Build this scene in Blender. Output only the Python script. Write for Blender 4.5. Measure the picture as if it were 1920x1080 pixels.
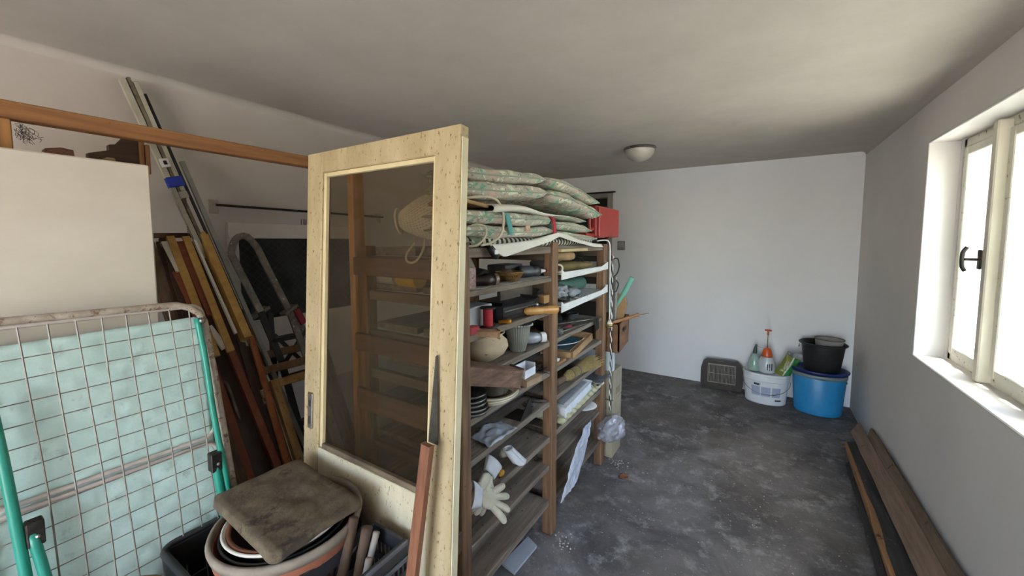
import bpy, bmesh, math, random
from mathutils import Vector, Matrix, noise
R = random.Random(7)
PI = math.pi
for o in list(bpy.data.objects): bpy.data.objects.remove(o)
SC = bpy.context.scene
COL = SC.collection
# ------------------------------------------------------------------ camera, sky, sun, exposure
H = 1.55
cd = bpy.data.cameras.new('camera'); cam = bpy.data.objects.new('camera', cd); COL.objects.link(cam)
pitch, yaw = math.radians(4.202), math.radians(32.25)
F = Vector((-math.sin(yaw)*math.cos(pitch), math.cos(yaw)*math.cos(pitch), -math.sin(pitch)))
Rt = Vector((math.cos(yaw), math.sin(yaw), 0)); U = Rt.cross(F)
cam.matrix_world = Matrix(((Rt.x, U.x, -F.x, 0), (Rt.y, U.y, -F.y, 0), (Rt.z, U.z, -F.z, H), (0, 0, 0, 1)))
cd.sensor_width = 36; cd.lens = 36*735/1920; cd.shift_y = -34/1920; cd.clip_start = .02
SC.camera = cam
w = bpy.data.worlds.new('world'); SC.world = w; w.use_nodes = True
nt = w.node_tree; nt.nodes.clear()
sky = nt.nodes.new('ShaderNodeTexSky'); sky.sky_type = 'NISHITA'; sky.sun_disc = False
sky.sun_elevation = math.radians(62); sky.sun_rotation = math.radians(130); sky.dust_density = 2.0; sky.air_density = 1.0
bg = nt.nodes.new('ShaderNodeBackground'); bg.inputs[1].default_value = .8
out = nt.nodes.new('ShaderNodeOutputWorld')
nt.links.new(sky.outputs[0], bg.inputs[0]); nt.links.new(bg.outputs[0], out.inputs[0])
sd = bpy.data.lights.new('sun', 'SUN'); sun = bpy.data.objects.new('sun', sd); COL.objects.link(sun)
SUND = Vector((.30, -.36, 1.0)).normalized()
sun.rotation_euler = SUND.to_track_quat('Z', 'Y').to_euler(); sd.energy = 11; sd.angle = .009; sd.color = (1, .95, .86)
SC.view_settings.view_transform = 'Standard'; SC.view_settings.look = 'None'
SC.view_settings.gamma = 1; SC.view_settings.use_curve_mapping = False
SC.view_settings.exposure = 2.12
# ------------------------------------------------------------------ materials
MATS = {}
def rgb(h):
    h = h.lstrip('#'); c = [int(h[i:i+2], 16)/255 for i in (0, 2, 4)]
    return tuple((x/12.92 if x <= .04045 else ((x+.055)/1.055)**2.4) for x in c) + (1,)
def M(name, a, b=None, scale=(8, 8, 8), rough=.7, bump=.1, c=None, cscale=40, camt=.5, metal=0, detail=6, bdist=.004, coat=0, cst=None):
    """a,b blended by stretched noise; c = specks / dirt with a shape of their own"""
    if name in MATS: return MATS[name]
    m = bpy.data.materials.new(name); m.use_nodes = True; n = m.node_tree; N = n.nodes; L = n.links
    p = N['Principled BSDF']; p.inputs['Roughness'].default_value = rough; p.inputs['Metallic'].default_value = metal
    if coat: p.inputs['Coat Weight'].default_value = coat
    tc = N.new('ShaderNodeTexCoord'); mp = N.new('ShaderNodeMapping'); L.new(tc.outputs['Object'], mp.inputs[0])
    if isinstance(scale, (int, float)): scale = (scale,)*3
    mp.inputs['Scale'].default_value = scale
    nz = N.new('ShaderNodeTexNoise'); nz.inputs['Scale'].default_value = 1; nz.inputs['Detail'].default_value = detail
    nz.inputs['Roughness'].default_value = .62
    L.new(mp.outputs[0], nz.inputs[0])
    cr = N.new('ShaderNodeValToRGB'); cr.color_ramp.elements[0].position = .34; cr.color_ramp.elements[1].position = .68
    cr.color_ramp.elements[0].color = rgb(a); cr.color_ramp.elements[1].color = rgb(b or a)
    L.new(nz.outputs[0], cr.inputs[0]); col = cr.outputs[0]
    if c:
        n2 = N.new('ShaderNodeTexNoise'); n2.inputs['Scale'].default_value = cscale; n2.inputs['Detail'].default_value = 5
        n2.inputs['Roughness'].default_value = .7; m2_ = N.new('ShaderNodeMapping'); m2_.inputs['Scale'].default_value = cst or (1, 1, 1); L.new(tc.outputs['Object'], m2_.inputs[0]); L.new(m2_.outputs[0], n2.inputs[0])
        r2 = N.new('ShaderNodeValToRGB'); r2.color_ramp.elements[0].position = camt; r2.color_ramp.elements[1].position = camt+.06
        L.new(n2.outputs[0], r2.inputs[0])
        mx = N.new('ShaderNodeMix'); mx.data_type = 'RGBA'; L.new(r2.outputs[0], mx.inputs[0])
        L.new(col, mx.inputs[6]); mx.inputs[7].default_value = rgb(c); col = mx.outputs[2]
    L.new(col, p.inputs['Base Color'])
    if bump:
        bp = N.new('ShaderNodeBump'); bp.inputs['Strength'].default_value = bump; bp.inputs['Distance'].default_value = bdist
        L.new(nz.outputs[0], bp.inputs['Height']); L.new(bp.outputs[0], p.inputs['Normal'])
    MATS[name] = m; return m
def glass(name, tint=(.95, .97, .96), film=0.0, filmcol='8a7f6c', fscale=9, refl=1.0):
    m = bpy.data.materials.new(name); m.use_nodes = True; n = m.node_tree; N = n.nodes; L = n.links; N.clear()
    o = N.new('ShaderNodeOutputMaterial'); tr = N.new('ShaderNodeBsdfTransparent'); tr.inputs[0].default_value = (*tint, 1)
    gl = N.new('ShaderNodeBsdfGlossy'); gl.inputs['Roughness'].default_value = .06
    lw = N.new('ShaderNodeLayerWeight'); lw.inputs[0].default_value = .5
    pw = N.new('ShaderNodeMath'); pw.operation = 'POWER'; pw.inputs[1].default_value = 4.5; L.new(lw.outputs[1], pw.inputs[0])
    mm = N.new('ShaderNodeMath'); mm.operation = 'MULTIPLY_ADD'; mm.inputs[1].default_value = .55*refl; mm.inputs[2].default_value = .03*refl; L.new(pw.outputs[0], mm.inputs[0])
    mx = N.new('ShaderNodeMixShader'); L.new(mm.outputs[0], mx.inputs[0]); L.new(tr.outputs[0], mx.inputs[1]); L.new(gl.outputs[0], mx.inputs[2])
    last = mx
    if film:
        df = N.new('ShaderNodeBsdfDiffuse'); df.inputs[0].default_value = rgb(filmcol)
        tc = N.new('ShaderNodeTexCoord'); nz = N.new('ShaderNodeTexNoise'); nz.inputs['Scale'].default_value = fscale; nz.inputs['Detail'].default_value = 9
        nz.inputs['Roughness'].default_value = .75
        L.new(tc.outputs['Object'], nz.inputs[0]); mr = N.new('ShaderNodeMapRange')
        mr.inputs[1].default_value = .3; mr.inputs[2].default_value = .75; mr.inputs[3].default_value = film*.7; mr.inputs[4].default_value = min(1, film*1.35)
        L.new(nz.outputs[0], mr.inputs[0]); m2 = N.new('ShaderNodeMixShader'); L.new(mr.outputs[0], m2.inputs[0])
        L.new(mx.outputs[0], m2.inputs[1]); L.new(df.outputs[0], m2.inputs[2]); last = m2
    L.new(last.outputs[0], o.inputs[0]); MATS[name] = m; return m
def wood(name, a, b, axis='y', **k):
    s = {'x': (3, 45, 45), 'y': (45, 3, 45), 'z': (45, 45, 3)}[axis]
    return M(name+'_'+axis, a, b, s, **k)
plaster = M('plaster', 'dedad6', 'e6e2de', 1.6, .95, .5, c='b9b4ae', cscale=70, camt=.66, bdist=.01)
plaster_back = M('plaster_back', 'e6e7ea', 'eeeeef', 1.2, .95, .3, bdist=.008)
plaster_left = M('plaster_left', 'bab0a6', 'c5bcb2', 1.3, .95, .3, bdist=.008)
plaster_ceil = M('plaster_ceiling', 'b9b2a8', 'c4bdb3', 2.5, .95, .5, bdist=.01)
reveal_m = M('reveal_plaster', 'd6d3ce', 'e0ddd9', 3, .9, .2)
raw_wood = {a: wood('raw_pine', '7d5234', 'a87850', a, rough=.75, bump=.25, c='4a3224', cscale=30, camt=.68) for a in 'xyz'}
post_wood = wood('post_pine', '5f4535', '92704f', 'z', rough=.6, bump=.2, c='55341f', cscale=24, camt=.67)
board_wood = wood('dusty_board', '62574c', '8c7f70', 'y', rough=.9, bump=.35, c='a1968a', cscale=28, camt=.66)
cross_wood = wood('dusty_rail', '5f5145', '80705f', 'x', rough=.9, bump=.35)
beam_wood = wood('orange_beam', '784d2c', '9b6c3d', 'y', rough=.6, bump=.2, c='5a3519', cscale=35, camt=.66)
beamz_wood = wood('orange_beam', '8a5f33', 'ab7a45', 'z', rough=.6, bump=.2, c='5a3519', cscale=35, camt=.64)
door_paint = M('aged_cream_paint', 'a7946f', 'bba986', (14, 14, 4), .55, .25, c='5f4a2c', cscale=115, camt=.595, cst=(1, 1, .4))
door_low = M('worn_cream_paint', 'bcb297', 'cdc3a8', (14, 14, 4), .55, .25, c='7a6a4a', cscale=110, camt=.60, cst=(1, 1, .4))
dark_iron = M('dark_iron', '2c2825', '4a433e', 30, .5, .1, metal=.7)
steel = M('worn_steel', '8a8680', 'b0aca6', 25, .35, .1, metal=.9)
alu = M('spattered_aluminium', '6d665c', '938b80', 18, .45, .2, metal=.6, c='cfc9be', cscale=48, camt=.6)
black_pl = M('black_plastic', '17181a', '242527', 20, .45, .05)
white_pl = M('white_plastic', 'dcdcda', 'e8e8e6', 6, .4, .02)
rust_tube = M('scuffed_cream_tube', '8d7f6f', 'b5a899', 22, .55, .1, c='6d4f3a', cscale=35, camt=.56)
# ------------------------------------------------------------------ mesh helpers
def axes(d, up=None):
    d = Vector(d).normalized(); up = Vector(up or (0, 0, 1))
    if abs(d.dot(up)) > .97: up = Vector((0, 1, 0)) if abs(d.y) < .9 else Vector((1, 0, 0))
    s = d.cross(up).normalized(); return d, s, s.cross(d).normalized()
class B:
    def __init__(s): s.bm = bmesh.new()
    def obox(s, c, ax, size, bev=.0, jit=0):
        """box centred at c with three unit axes"""
        c = Vector(c); vs = []
        ax = [Vector(a) for a in ax]
        t = bmesh.new(); bmesh.ops.create_cube(t, size=1)
        for v in t.verts:
            j = Vector([R.uniform(-jit, jit) for _ in range(3)]) if jit else Vector()
            p = c + ax[0]*v.co.x*size[0] + ax[1]*v.co.y*size[1] + ax[2]*v.co.z*size[2] + j
            v.co = p
        if bev: bmesh.ops.bevel(t, geom=t.edges[:], offset=bev, segments=1, affect='EDGES', profile=.5)
        s.add(t); return s
    def box(s, x0, x1, y0, y1, z0, z1, bev=0., jit=0):
        return s.obox(((x0+x1)/2, (y0+y1)/2, (z0+z1)/2), ((1, 0, 0), (0, 1, 0), (0, 0, 1)), (abs(x1-x0), abs(y1-y0), abs(z1-z0)), bev, jit)
    def bar(s, p0, p1, wd, th, up=None, bev=.002):
        p0, p1 = Vector(p0), Vector(p1); d, sd_, u = axes(p1-p0, up)
        return s.obox((p0+p1)/2, (d, sd_, u), ((p1-p0).length, wd, th), bev)
    def add(s, t):
        m = bpy.data.meshes.new('t'); t.normal_update(); t.to_mesh(m); t.free(); s.bm.from_mesh(m); bpy.data.meshes.remove(m)
    def tube(s, pts, r, seg=8, cap=True, close=False):
        pts = [Vector(p) for p in pts]; n = len(pts); rings = []; rs = list(r) if isinstance(r, (list, tuple)) else [r]*n
        if 2 < n < 12 and not close:      # round the corners of sparse paths
            P2, R2 = [], []
            for i in range(n-1):
                p0, p1, p2, p3 = pts[max(i-1, 0)], pts[i], pts[i+1], pts[min(i+2, n-1)]
                for k in range(4):
                    t = k/4; P2.append(.5*((2*p1)+(p2-p0)*t+(2*p0-5*p1+4*p2-p3)*t*t+(3*p1-p0-3*p2+p3)*t**3)); R2.append(rs[i]*(1-t)+rs[i+1]*t)
            pts, rs = P2+[pts[-1]], R2+[rs[-1]]; n = len(pts)
        d, a, b = axes(pts[1]-pts[0]); prev = a
        for i, p in enumerate(pts):
            if close: t = (pts[(i+1) % n]-pts[i-1]).normalized()
            else: t = (pts[min(i+1, n-1)]-pts[max(i-1, 0)]).normalized()
            a = (prev - t*prev.dot(t)); a = a.normalized() if a.length > 1e-6 else axes(t)[1]
            prev = a; b = t.cross(a)
            rings.append([s.bm.verts.new(p + (a*math.cos(2*PI*k/seg) + b*math.sin(2*PI*k/seg))*rs[i]) for k in range(seg)])
        for i in range(n if close else n-1):
            A, C = rings[i], rings[(i+1) % n]
            for k in range(seg): s.bm.faces.new((A[k], A[(k+1) % seg], C[(k+1) % seg], C[k]))
        if cap and not close:
            s.bm.faces.new(rings[0][::-1]); s.bm.faces.new(rings[-1])
        return s
    def lathe(s, prof, o=(0, 0, 0), seg=24, ax=(0, 0, 1), sx=1, sy=1, wob=0):
        """prof = [(r, h)...] revolved about ax at o"""
        o = Vector(o); d, a, b = axes(ax); 
        if abs(d.z) > .99: a, b = Vector((1, 0, 0)), Vector((0, 1, 0))
        rings = []
        for r, h in prof:
            if r < 1e-5: rings.append([s.bm.verts.new(o+d*h)])
            else: rings.append([s.bm.verts.new(o + d*h + (a*math.cos(2*PI*k/seg)*sx + b*math.sin(2*PI*k/seg)*sy)*r*(1+wob*math.cos(k*PI))) for k in range(seg)])
        for A, C in zip(rings, rings[1:]):
            for k in range(seg):
                q = [A[k % len(A)], A[(k+1) % len(A)], C[(k+1) % len(C)], C[k % len(C)]]
                q = list(dict.fromkeys(q))
                if len(q) > 2: s.bm.faces.new(q)
        return s
    def poly(s, pts, nrm, th):
        nrm = Vector(nrm).normalized()*th; lo = [s.bm.verts.new(Vector(p)) for p in pts]; hi = [s.bm.verts.new(Vector(p)+nrm) for p in pts]
        s.bm.faces.new(lo[::-1]); s.bm.faces.new(hi); n = len(pts)
        for i in range(n): s.bm.faces.new((lo[i], lo[(i+1) % n], hi[(i+1) % n], hi[i]))
        return s
    def blob(s, c, rad, sub=3, amp=.1, fr=3., seed=0, ax=None, sq=1.0):
        t = bmesh.new(); bmesh.ops.create_icosphere(t, subdivisions=sub, radius=1)
        ax = ax or ((1, 0, 0), (0, 1, 0), (0, 0, 1)); ax = [Vector(a) for a in ax]; c = Vector(c)
        for v in t.verts:
            q = v.co.copy(); k = 1+amp*noise.noise(q*fr+Vector((seed*7.1, seed*3.3, seed)))
            q = Vector([math.copysign(abs(x)**sq, x) for x in q])*k
            v.co = c + ax[0]*q.x*rad[0] + ax[1]*q.y*rad[1] + ax[2]*q.z*rad[2]
        s.add(t); return s
    def grid(s, fn, nu, nv, th=0):
        """surface fn(u,v)->point; th gives thickness via solidify"""
        t = bmesh.new(); vs = [[t.verts.new(Vector(fn(i/nu, j/nv))) for j in range(nv+1)] for i in range(nu+1)]
        for i in range(nu):
            for j in range(nv): t.faces.new((vs[i][j], vs[i+1][j], vs[i+1][j+1], vs[i][j+1]))
        if th: t.normal_update(); bmesh.ops.solidify(t, geom=t.faces[:], thickness=th)
        s.add(t); return s
    def out(s, name, mat, parent=None, smooth=False, org=None, kind=None):
        bm = s.bm; bmesh.ops.recalc_face_normals(bm, faces=bm.faces[:])
        if parent: base = Vector(parent['_o']) if '_o' in parent else Vector()
        elif org: base = Vector(org)
        else:
            xs = [v.co for v in bm.verts]
            base = Vector(((min(v.x for v in xs)+max(v.x for v in xs))/2, (min(v.y for v in xs)+max(v.y for v in xs))/2, min(v.z for v in xs)))
        bmesh.ops.translate(bm, verts=bm.verts[:], vec=-base)
        me = bpy.data.meshes.new(name); bm.to_mesh(me); bm.free(); me.materials.append(mat)
        if smooth: me.shade_smooth()
        o = bpy.data.objects.new(name, me); COL.objects.link(o)
        if parent: o.parent = parent
        else: o.location = base
        o['_o'] = base[:]
        if kind: o['kind'] = kind
        return o
def thing(name, label, cat, loc=(0, 0, 0), group=None):
    o = bpy.data.objects.new(name, None); COL.objects.link(o); o.location = loc; o['_o'] = tuple(loc); o.empty_display_size = .05
    return tag(o, label, cat, group)
def tag(o, label, cat, group=None):
    o['label'] = label; o['category'] = cat
    if group: o['group'] = group
    return o
def smooth_by_angle(o, a=35):
    me = o.data; me.shade_smooth()
    try: me.set_sharp_from_angle(angle=math.radians(a))
    except Exception: pass
    return o
def arc(c, r, a0, a1, n, ax1, ax2):
    c, ax1, ax2 = Vector(c), Vector(ax1), Vector(ax2)
    return [c + ax1*math.cos(a0+(a1-a0)*i/n)*r + ax2*math.sin(a0+(a1-a0)*i/n)*r for i in range(n+1)]
# ------------------------------------------------------------------ room
XL, XR, YB, YF, ZC = -2.53, .77, 4.7, -2.7, 2.35
WY0, WY1, WZ0, WZ1 = 1.25, 3.11, .89, 2.10       # window opening
XO = 1.22                                        # outer face of the right wall
# floor with slight undulation
def fl(u, v):
    x = XL-.1+(XR-XL+.2)*u; y = YF-.1+(YB-YF+.2)*v
    return (x, y, .004*noise.noise(Vector((x*1.5, y*1.5, 0)))-.004)
def floor_mat():
    m = bpy.data.materials.new('stained_screed'); m.use_nodes = True; n = m.node_tree; N = n.nodes; L = n.links; p = N['Principled BSDF']
    tc = N.new('ShaderNodeTexCoord')
    def ns(sc, det, ro, lo, hi, dist=0):
        z = N.new('ShaderNodeTexNoise'); z.inputs['Scale'].default_value = sc; z.inputs['Detail'].default_value = det; z.inputs['Roughness'].default_value = ro
        z.inputs['Distortion'].default_value = dist
        L.new(tc.outputs['Object'], z.inputs[0]); r = N.new('ShaderNodeMapRange'); r.inputs[1].default_value = lo; r.inputs[2].default_value = hi
        L.new(z.outputs[0], r.inputs[0]); return r.outputs[0]
    def mix(f, a, b):
        x = N.new('ShaderNodeMix'); x.data_type = 'RGBA'; L.new(f, x.inputs[0])
        for i, c in ((6, a), (7, b)):
            if isinstance(c, str): x.inputs[i].default_value = rgb(c)
            else: L.new(c, x.inputs[i])
        return x.outputs[2]
    a = mix(ns(2.2, 8, .7, .38, .66, .6), '4b494a', '827f7e')
    a = mix(ns(7, 9, .75, .52, .66), a, '9a9898')
    a = mix(ns(1.1, 5, .6, .5, .68, .4), a, '5a534c')
    a = mix(ns(70, 4, .6, .66, .70), a, 'b8b6b4')
    L.new(a, p.inputs['Base Color']); p.inputs['Roughness'].default_value = .72
    bp = N.new('ShaderNodeBump'); bp.inputs['Strength'].default_value = .5; bp.inputs['Distance'].default_value = .006
    L.new(ns(30, 8, .75, .3, .7), bp.inputs['Height']); L.new(bp.outputs[0], p.inputs['Normal']); return m
fo = B().grid(fl, 60, 100).out('floor', floor_mat(), org=(0, 0, 0), smooth=True, kind='structure')
b = B().box(XL-.2, XO, YF-.3, YB+.2, -.25, -.03)
b.out('trim_1', M('subfloor', '4a4846'), kind='structure', org=(0, 0, -.25))
# ceiling with coved edges
def ceil_profile():
    r = .035; P = [(XL-.05, ZC-r)] + [(XL+r-r*math.cos(t), ZC-r+r*math.sin(t)) for t in [PI/2*i/8 for i in range(9)]]
    P += [(XR-r+r*math.sin(t), ZC-r+r*math.cos(t)) for t in [PI/2*i/8 for i in range(9)]] + [(XR+.05, ZC-r)]
    return P
P = ceil_profile(); b = B()
ys = [YF + (YB-YF)*i/60 for i in range(61)]; rows = []
for y in ys: rows.append([b.bm.verts.new((x, y, z + .006*noise.noise(Vector((x*2, y*2, 3))) if 0 < i < len(P)-1 else z)) for i, (x, z) in enumerate(P)])
for A, C in zip(rows, rows[1:]):
    for k in range(len(P)-1): b.bm.faces.new((A[k], A[k+1], C[k+1], C[k]))
b.box(XL-.2, XO, YF-.3, YB+.2, ZC+.03, ZC+.15)
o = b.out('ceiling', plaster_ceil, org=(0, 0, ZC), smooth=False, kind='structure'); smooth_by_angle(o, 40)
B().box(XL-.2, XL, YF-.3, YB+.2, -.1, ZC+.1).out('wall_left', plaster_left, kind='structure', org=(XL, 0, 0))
# back wall with a door opening at the left
DX0, DX1, DZ = -2.35, -1.58, 2.08
b = B(); b.box(DX1, XR+.1, YB, YB+.2, -.1, ZC+.1); b.box(XL-.1, DX0, YB, YB+.2, -.1, ZC+.1); b.box(DX0, DX1, YB, YB+.2, DZ, ZC+.1)
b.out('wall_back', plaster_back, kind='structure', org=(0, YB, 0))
# front wall behind the camera with the wide garage opening
b = B(); b.box(XL-.1, -1.0, YF-.2, YF, -.1, ZC+.1); b.box(.70, XO, YF-.2, YF, -.1, ZC+.1); b.box(-1.0, .70, YF-.2, YF, 2.25, ZC+.1)
b.out('wall_front', plaster, kind='structure', org=(0, YF, 0))
# right wall round the window opening
b = B(); b.box(XR, XO, YF-.2, WY0, -.1, ZC+.1); b.box(XR, XO, WY1, YB+.2, -.1, ZC+.1)
b.box(XR, XO, WY0, WY1, -.1, WZ0); b.box(XR, XO, WY0, WY1, WZ1, ZC+.1)
b.out('wall_right', plaster, kind='structure', org=(XR, 0, 0))
# thin plaster lining of the reveal (sill, jambs, head)
b = B(); b.box(XR-.004, .895, WY0, WY1, WZ0, WZ0+.012, .004); b.box(XR-.002, .895, WY1-.012, WY1, WZ0, WZ1, .003)
b.box(XR-.002, .895, WY0, WY1, WZ1-.012, WZ1, .003); b.box(XR-.002, .895, WY0, WY0+.012, WZ0, WZ1, .003)
b.box(.97, XO+.01, WY1-.012, WY1, WZ0, WZ1); b.box(.97, XO+.04, WY0, WY1, WZ0-.01, WZ0+.012)
b.out('trim_2', reveal_m, kind='structure')
# ------------------------------------------------------------------ window_1 (double casement)
win_paint = M('flaking_window_paint', 'e0dccb', 'ebe8da', (12, 12, 5), .5, .2, c='7c5230', cscale=26, camt=.62)
winclean = M('window_paint', 'd9d2bd', 'e6e0cd', (10, 10, 4), .5, .1)
clear = glass('clear_pane', film=.10, filmcol='a8a8a0')
wn = bpy.data.objects.new('window_1', None); COL.objects.link(wn); wn.location = (.92, 2.2, .9); wn['_o'] = (.92, 2.2, .9); wn['kind'] = 'structure'
def wpart(n, b, m, par=wn): o = b.out(n, m, par); return o
b = B(); x0, x1 = .905, .965
b.box(x0, x1, WY0+.01, WY1-.01, WZ0+.012, WZ0+.06, .003); b.box(x0, x1, WY0+.01, WY1-.01, WZ1-.055, WZ1-.01, .003)
b.box(x0, x1, WY1-.045, WY1-.012, WZ0+.01, WZ1-.01, .003); b.box(x0, x1, WY0+.012, WY0+.045, WZ0+.01, WZ1-.01, .003)
wpart('window_frame', b, win_paint)
b = B().box(.86, .93, 2.615, 2.66, WZ0+.016, WZ1-.02, .005); wpart('mullion', b, winclean)
b = B().box(.875, .93, 1.80, 1.85, WZ0+.03, WZ1-.03, .005); wpart('mullion', b, winclean)
def sash(y0, y1, xa=.895, xb=.94, m=win_paint, z0=WZ0+.05, z1=WZ1-.06, s=.042, hnd=None):
    b = B(); b.box(xa, xb, y0, y0+s, z0, z1, .004); b.box(xa, xb, y1-s, y1, z0, z1, .004)
    b.box(xa+.001, xb-.001, y0+s, y1-s, z0, z0+s, .004); b.box(xa+.001, xb-.001, y0+s, y1-s, z1-s, z1, .004)
    so = wpart('sash', b, m)
    wpart('pane', B().box((xa+xb)/2-.002, (xa+xb)/2+.002, y0+s-.004, y1-s+.004, z0+s-.004, z1-s+.004), clear, so)
    return so
s1 = sash(2.665, 3.06); s2 = sash(2.16, 2.61); s3 = sash(1.855, 2.155); s4 = sash(1.30, 1.795)
for y0, y1 in ((2.22, 2.66), (1.80, 2.20), (1.32, 1.78)): sash(y0, y1, 1.06, 1.10, winclean, WZ0+.04, WZ1-.05, .04)
b = B(); b.box(1.05, 1.11, WY0+.01, WY1-.012, WZ0+.01, WZ0+.045, .003); b.box(1.05, 1.11, WY0+.01, WY1-.012, WZ1-.05, WZ1-.01, .003)
b.box(1.05, 1.11, WY1-.03, WY1-.012, WZ0+.01, WZ1-.01, .003); b.box(1.05, 1.11, WY0+.012, WY0+.06, WZ0+.01, WZ1-.01, .003)
wpart('window_frame', b, winclean)
for y, zz, xx in ((2.668, 1.465, .86), (2.13, 1.43, .895)):
    b = B(); b.box(xx-.008, xx+.001, y-.014, y+.014, zz-.045, zz+.045, .003)
    b.tube([(xx, y, zz), (xx-.05, y, zz)], .007, 8)
    b.tube([(xx-.048, y-.004, zz-.055), (xx-.058, y, zz-.03), (xx-.058, y, zz+.03), (xx-.046, y-.004, zz+.058)], .008, 8)
    wpart('window_handle', b, dark_iron)
# ------------------------------------------------------------------ outside ground, yard wall
gm = M('yard_gravel', 'b3aca0', 'c8c2b6', 3, .95, .2)
B().box(XO, 14, -12, 16, -.3, -.12).out('trim_3', gm, kind='structure', org=(6, 0, -.3))
B().box(-12, XO, -14, YF-.3, -.3, -.06).out('trim_4', gm, kind='structure', org=(-4, -8, -.3))
# ------------------------------------------------------------------ door opening in the back wall (door_1)
gp = M('grey_door_paint', '8d897f', '9c988e', 5, .6, .05)
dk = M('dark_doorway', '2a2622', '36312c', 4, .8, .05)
dr = bpy.data.objects.new('door_1', None); COL.objects.link(dr); dr.location = ((DX0+DX1)/2, YB, 0); dr['_o'] = tuple(dr.location); dr['kind'] = 'structure'
b = B(); b.box(DX1-.005, DX1+.06, YB-.02, YB+.05, 0, DZ+.05, .003); b.box(DX0-.06, DX0+.005, YB-.02, YB+.05, 0, DZ+.05, .003); b.box(DX0, DX1, YB-.02, YB+.05, DZ, DZ+.05, .003)
b.out('door_frame', gp, dr)
B().box(DX0, DX1, YB+.08, YB+.12, 0, DZ).out('door_leaf', dk, dr)  # dark sheet stands in for the opening, its darkness put into the colour
B().box(DX0-.08, DX1+.09, YB-.035, YB-.004, DZ+.052, DZ+.068, .002).out('drip_strip', dk, dr)
# light switch, ceiling lamp
sw = thing('light_switch', 'grey double light switch plate on the back wall beside the doorway', 'light switch', (-1.40, YB, 1.45))
B().box(-1.455, -1.365, YB-.012, YB, 1.44, 1.55, .004).out('plate', M('switch_grey', '8f8d88', '99968f', 5, .5, 0), sw)
B().box(-1.445, -1.375, YB-.02, YB-.011, 1.475, 1.535, .003).out('rocker', M('switch_rocker', 'a5a39d', 'aaa8a2', 5, .5, 0), sw)
lp = thing('ceiling_lamp', 'round frosted glass dome lamp on the ceiling near the back wall', 'ceiling lamp', (-.907, 3.50, ZC))
o = B().lathe([(0, 0), (.132, 0), (.137, -.012), (.130, -.024), (.122, -.024), (.12, -.01), (0, -.01)], (-.907, 3.5, ZC+.003), 40).out('metal_rim', M('lamp_rim', '6a6862', '85827b', 8, .3, 0, metal=.8), lp, smooth=True); smooth_by_angle(o, 40)
B().lathe([(.124, -.02)]+[(.124*math.cos(t), -.02-.095*math.sin(t)) for t in [PI/2*i/12 for i in range(1, 12)]]+[(0, -.115)], (-.907, 3.5, ZC), 40).out('glass_shade', M('frosted_glass', 'b5b0a4', 'bdb8ac', 4, .22, 0, coat=.4), lp, smooth=True)
for a in (2.2, 4.3, .1): B().blob((-.907+.137*math.cos(a), 3.5+.137*math.sin(a), ZC-.012), (.006, .006, .006), 1, 0).out('screw', steel, lp)
# ------------------------------------------------------------------ left wall: dark window with wired pane, rod
d2 = bpy.data.objects.new('window_2', None); COL.objects.link(d2); d2.location = (XL, 1.5, 1.0); d2['_o'] = tuple(d2.location); d2['kind'] = 'structure'
wp = M('white_shutter', 'c6bdb3', 'd2c9bf', 3, .6, .05)
Y0, Y1, Z0, Z1 = 1.06, 1.80, 1.10, 1.565
b = B(); b.box(XL, XL+.03, Y0-.05, Y1+.05, Z1, Z1+.09, .003); b.box(XL, XL+.03, Y0-.05, Y1+.05, Z0-.5, Z0-.02, .003)
b.box(XL, XL+.028, Y0-.05, Y0, Z0-.02, Z1, .003); b.box(XL, XL+.028, Y1, Y1+.05, Z0-.02, Z1, .003); b.out('white_surround', wp, d2)
B().box(XL, XL+.012, Y0, Y1, Z0-.02, Z1).out('dark_pane', M('dark_wired_pane', '0e0f0f', '181917', 6, .35, .05), d2)
b = B()
for i in range(-9, 25):
    for sg in (1, -1):
        pts = []
        c0 = Y0 + i*.045
        # line y = c0 + sg*(z-Z0)
        for k in range(2):
            zz = Z0 + k*(Z1-Z0); pts.append((c0 + sg*(zz-Z0), zz))
        (ya, za), (yb, zb) = pts
        def clip(y, z, y2, z2):
            if y < Y0: t = (Y0-y)/(y2-y) if y2 != y else 2; return (Y0, z+(z2-z)*t) if 0 <= t <= 1 else None
            if y > Y1: t = (Y1-y)/(y2-y); return (Y1, z+(z2-z)*t) if 0 <= t <= 1 else None
            return (y, z)
        A = clip(ya, za, yb, zb); C = clip(yb, zb, ya, za)
        if A and C and abs(A[0]-C[0]) > .01: b.bar((XL+.0135, A[0], A[1]), (XL+.0135, C[0], C[1]), .0025, .002, bev=0)
b.out('diamond_wire', M('wire_dark', '2b2c2a', '343532', 10, .5, 0), d2, kind='stuff')
rod = thing('curtain_rod', 'thin dark iron rod fixed to the left wall above the dark window', 'rod', (XL+.04, 1.5, 1.74))
B().tube([(XL+.045, .95, 1.745), (XL+.045, 2.06, 1.735)], .007, 8).out('bar', dark_iron, rod)
for y, z in ((.955, 1.745), (2.05, 1.735)):
    B().box(XL, XL+.008, y-.022, y+.022, z-.045, z+.03, .002).tube([(XL, y, z), (XL+.05, y, z)], .006, 6).out('bracket', M('bracket_paint', '9b9186', 'aaa095', 9, .6, 0), rod)
o = B().box(XL, XL+.02, 1.435, 1.465, 1.655, 1.69, .003); tag(o.out('wall_hook', steel), 'small metal hook on the left wall close to the door leaf edge', 'hook')
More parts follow.
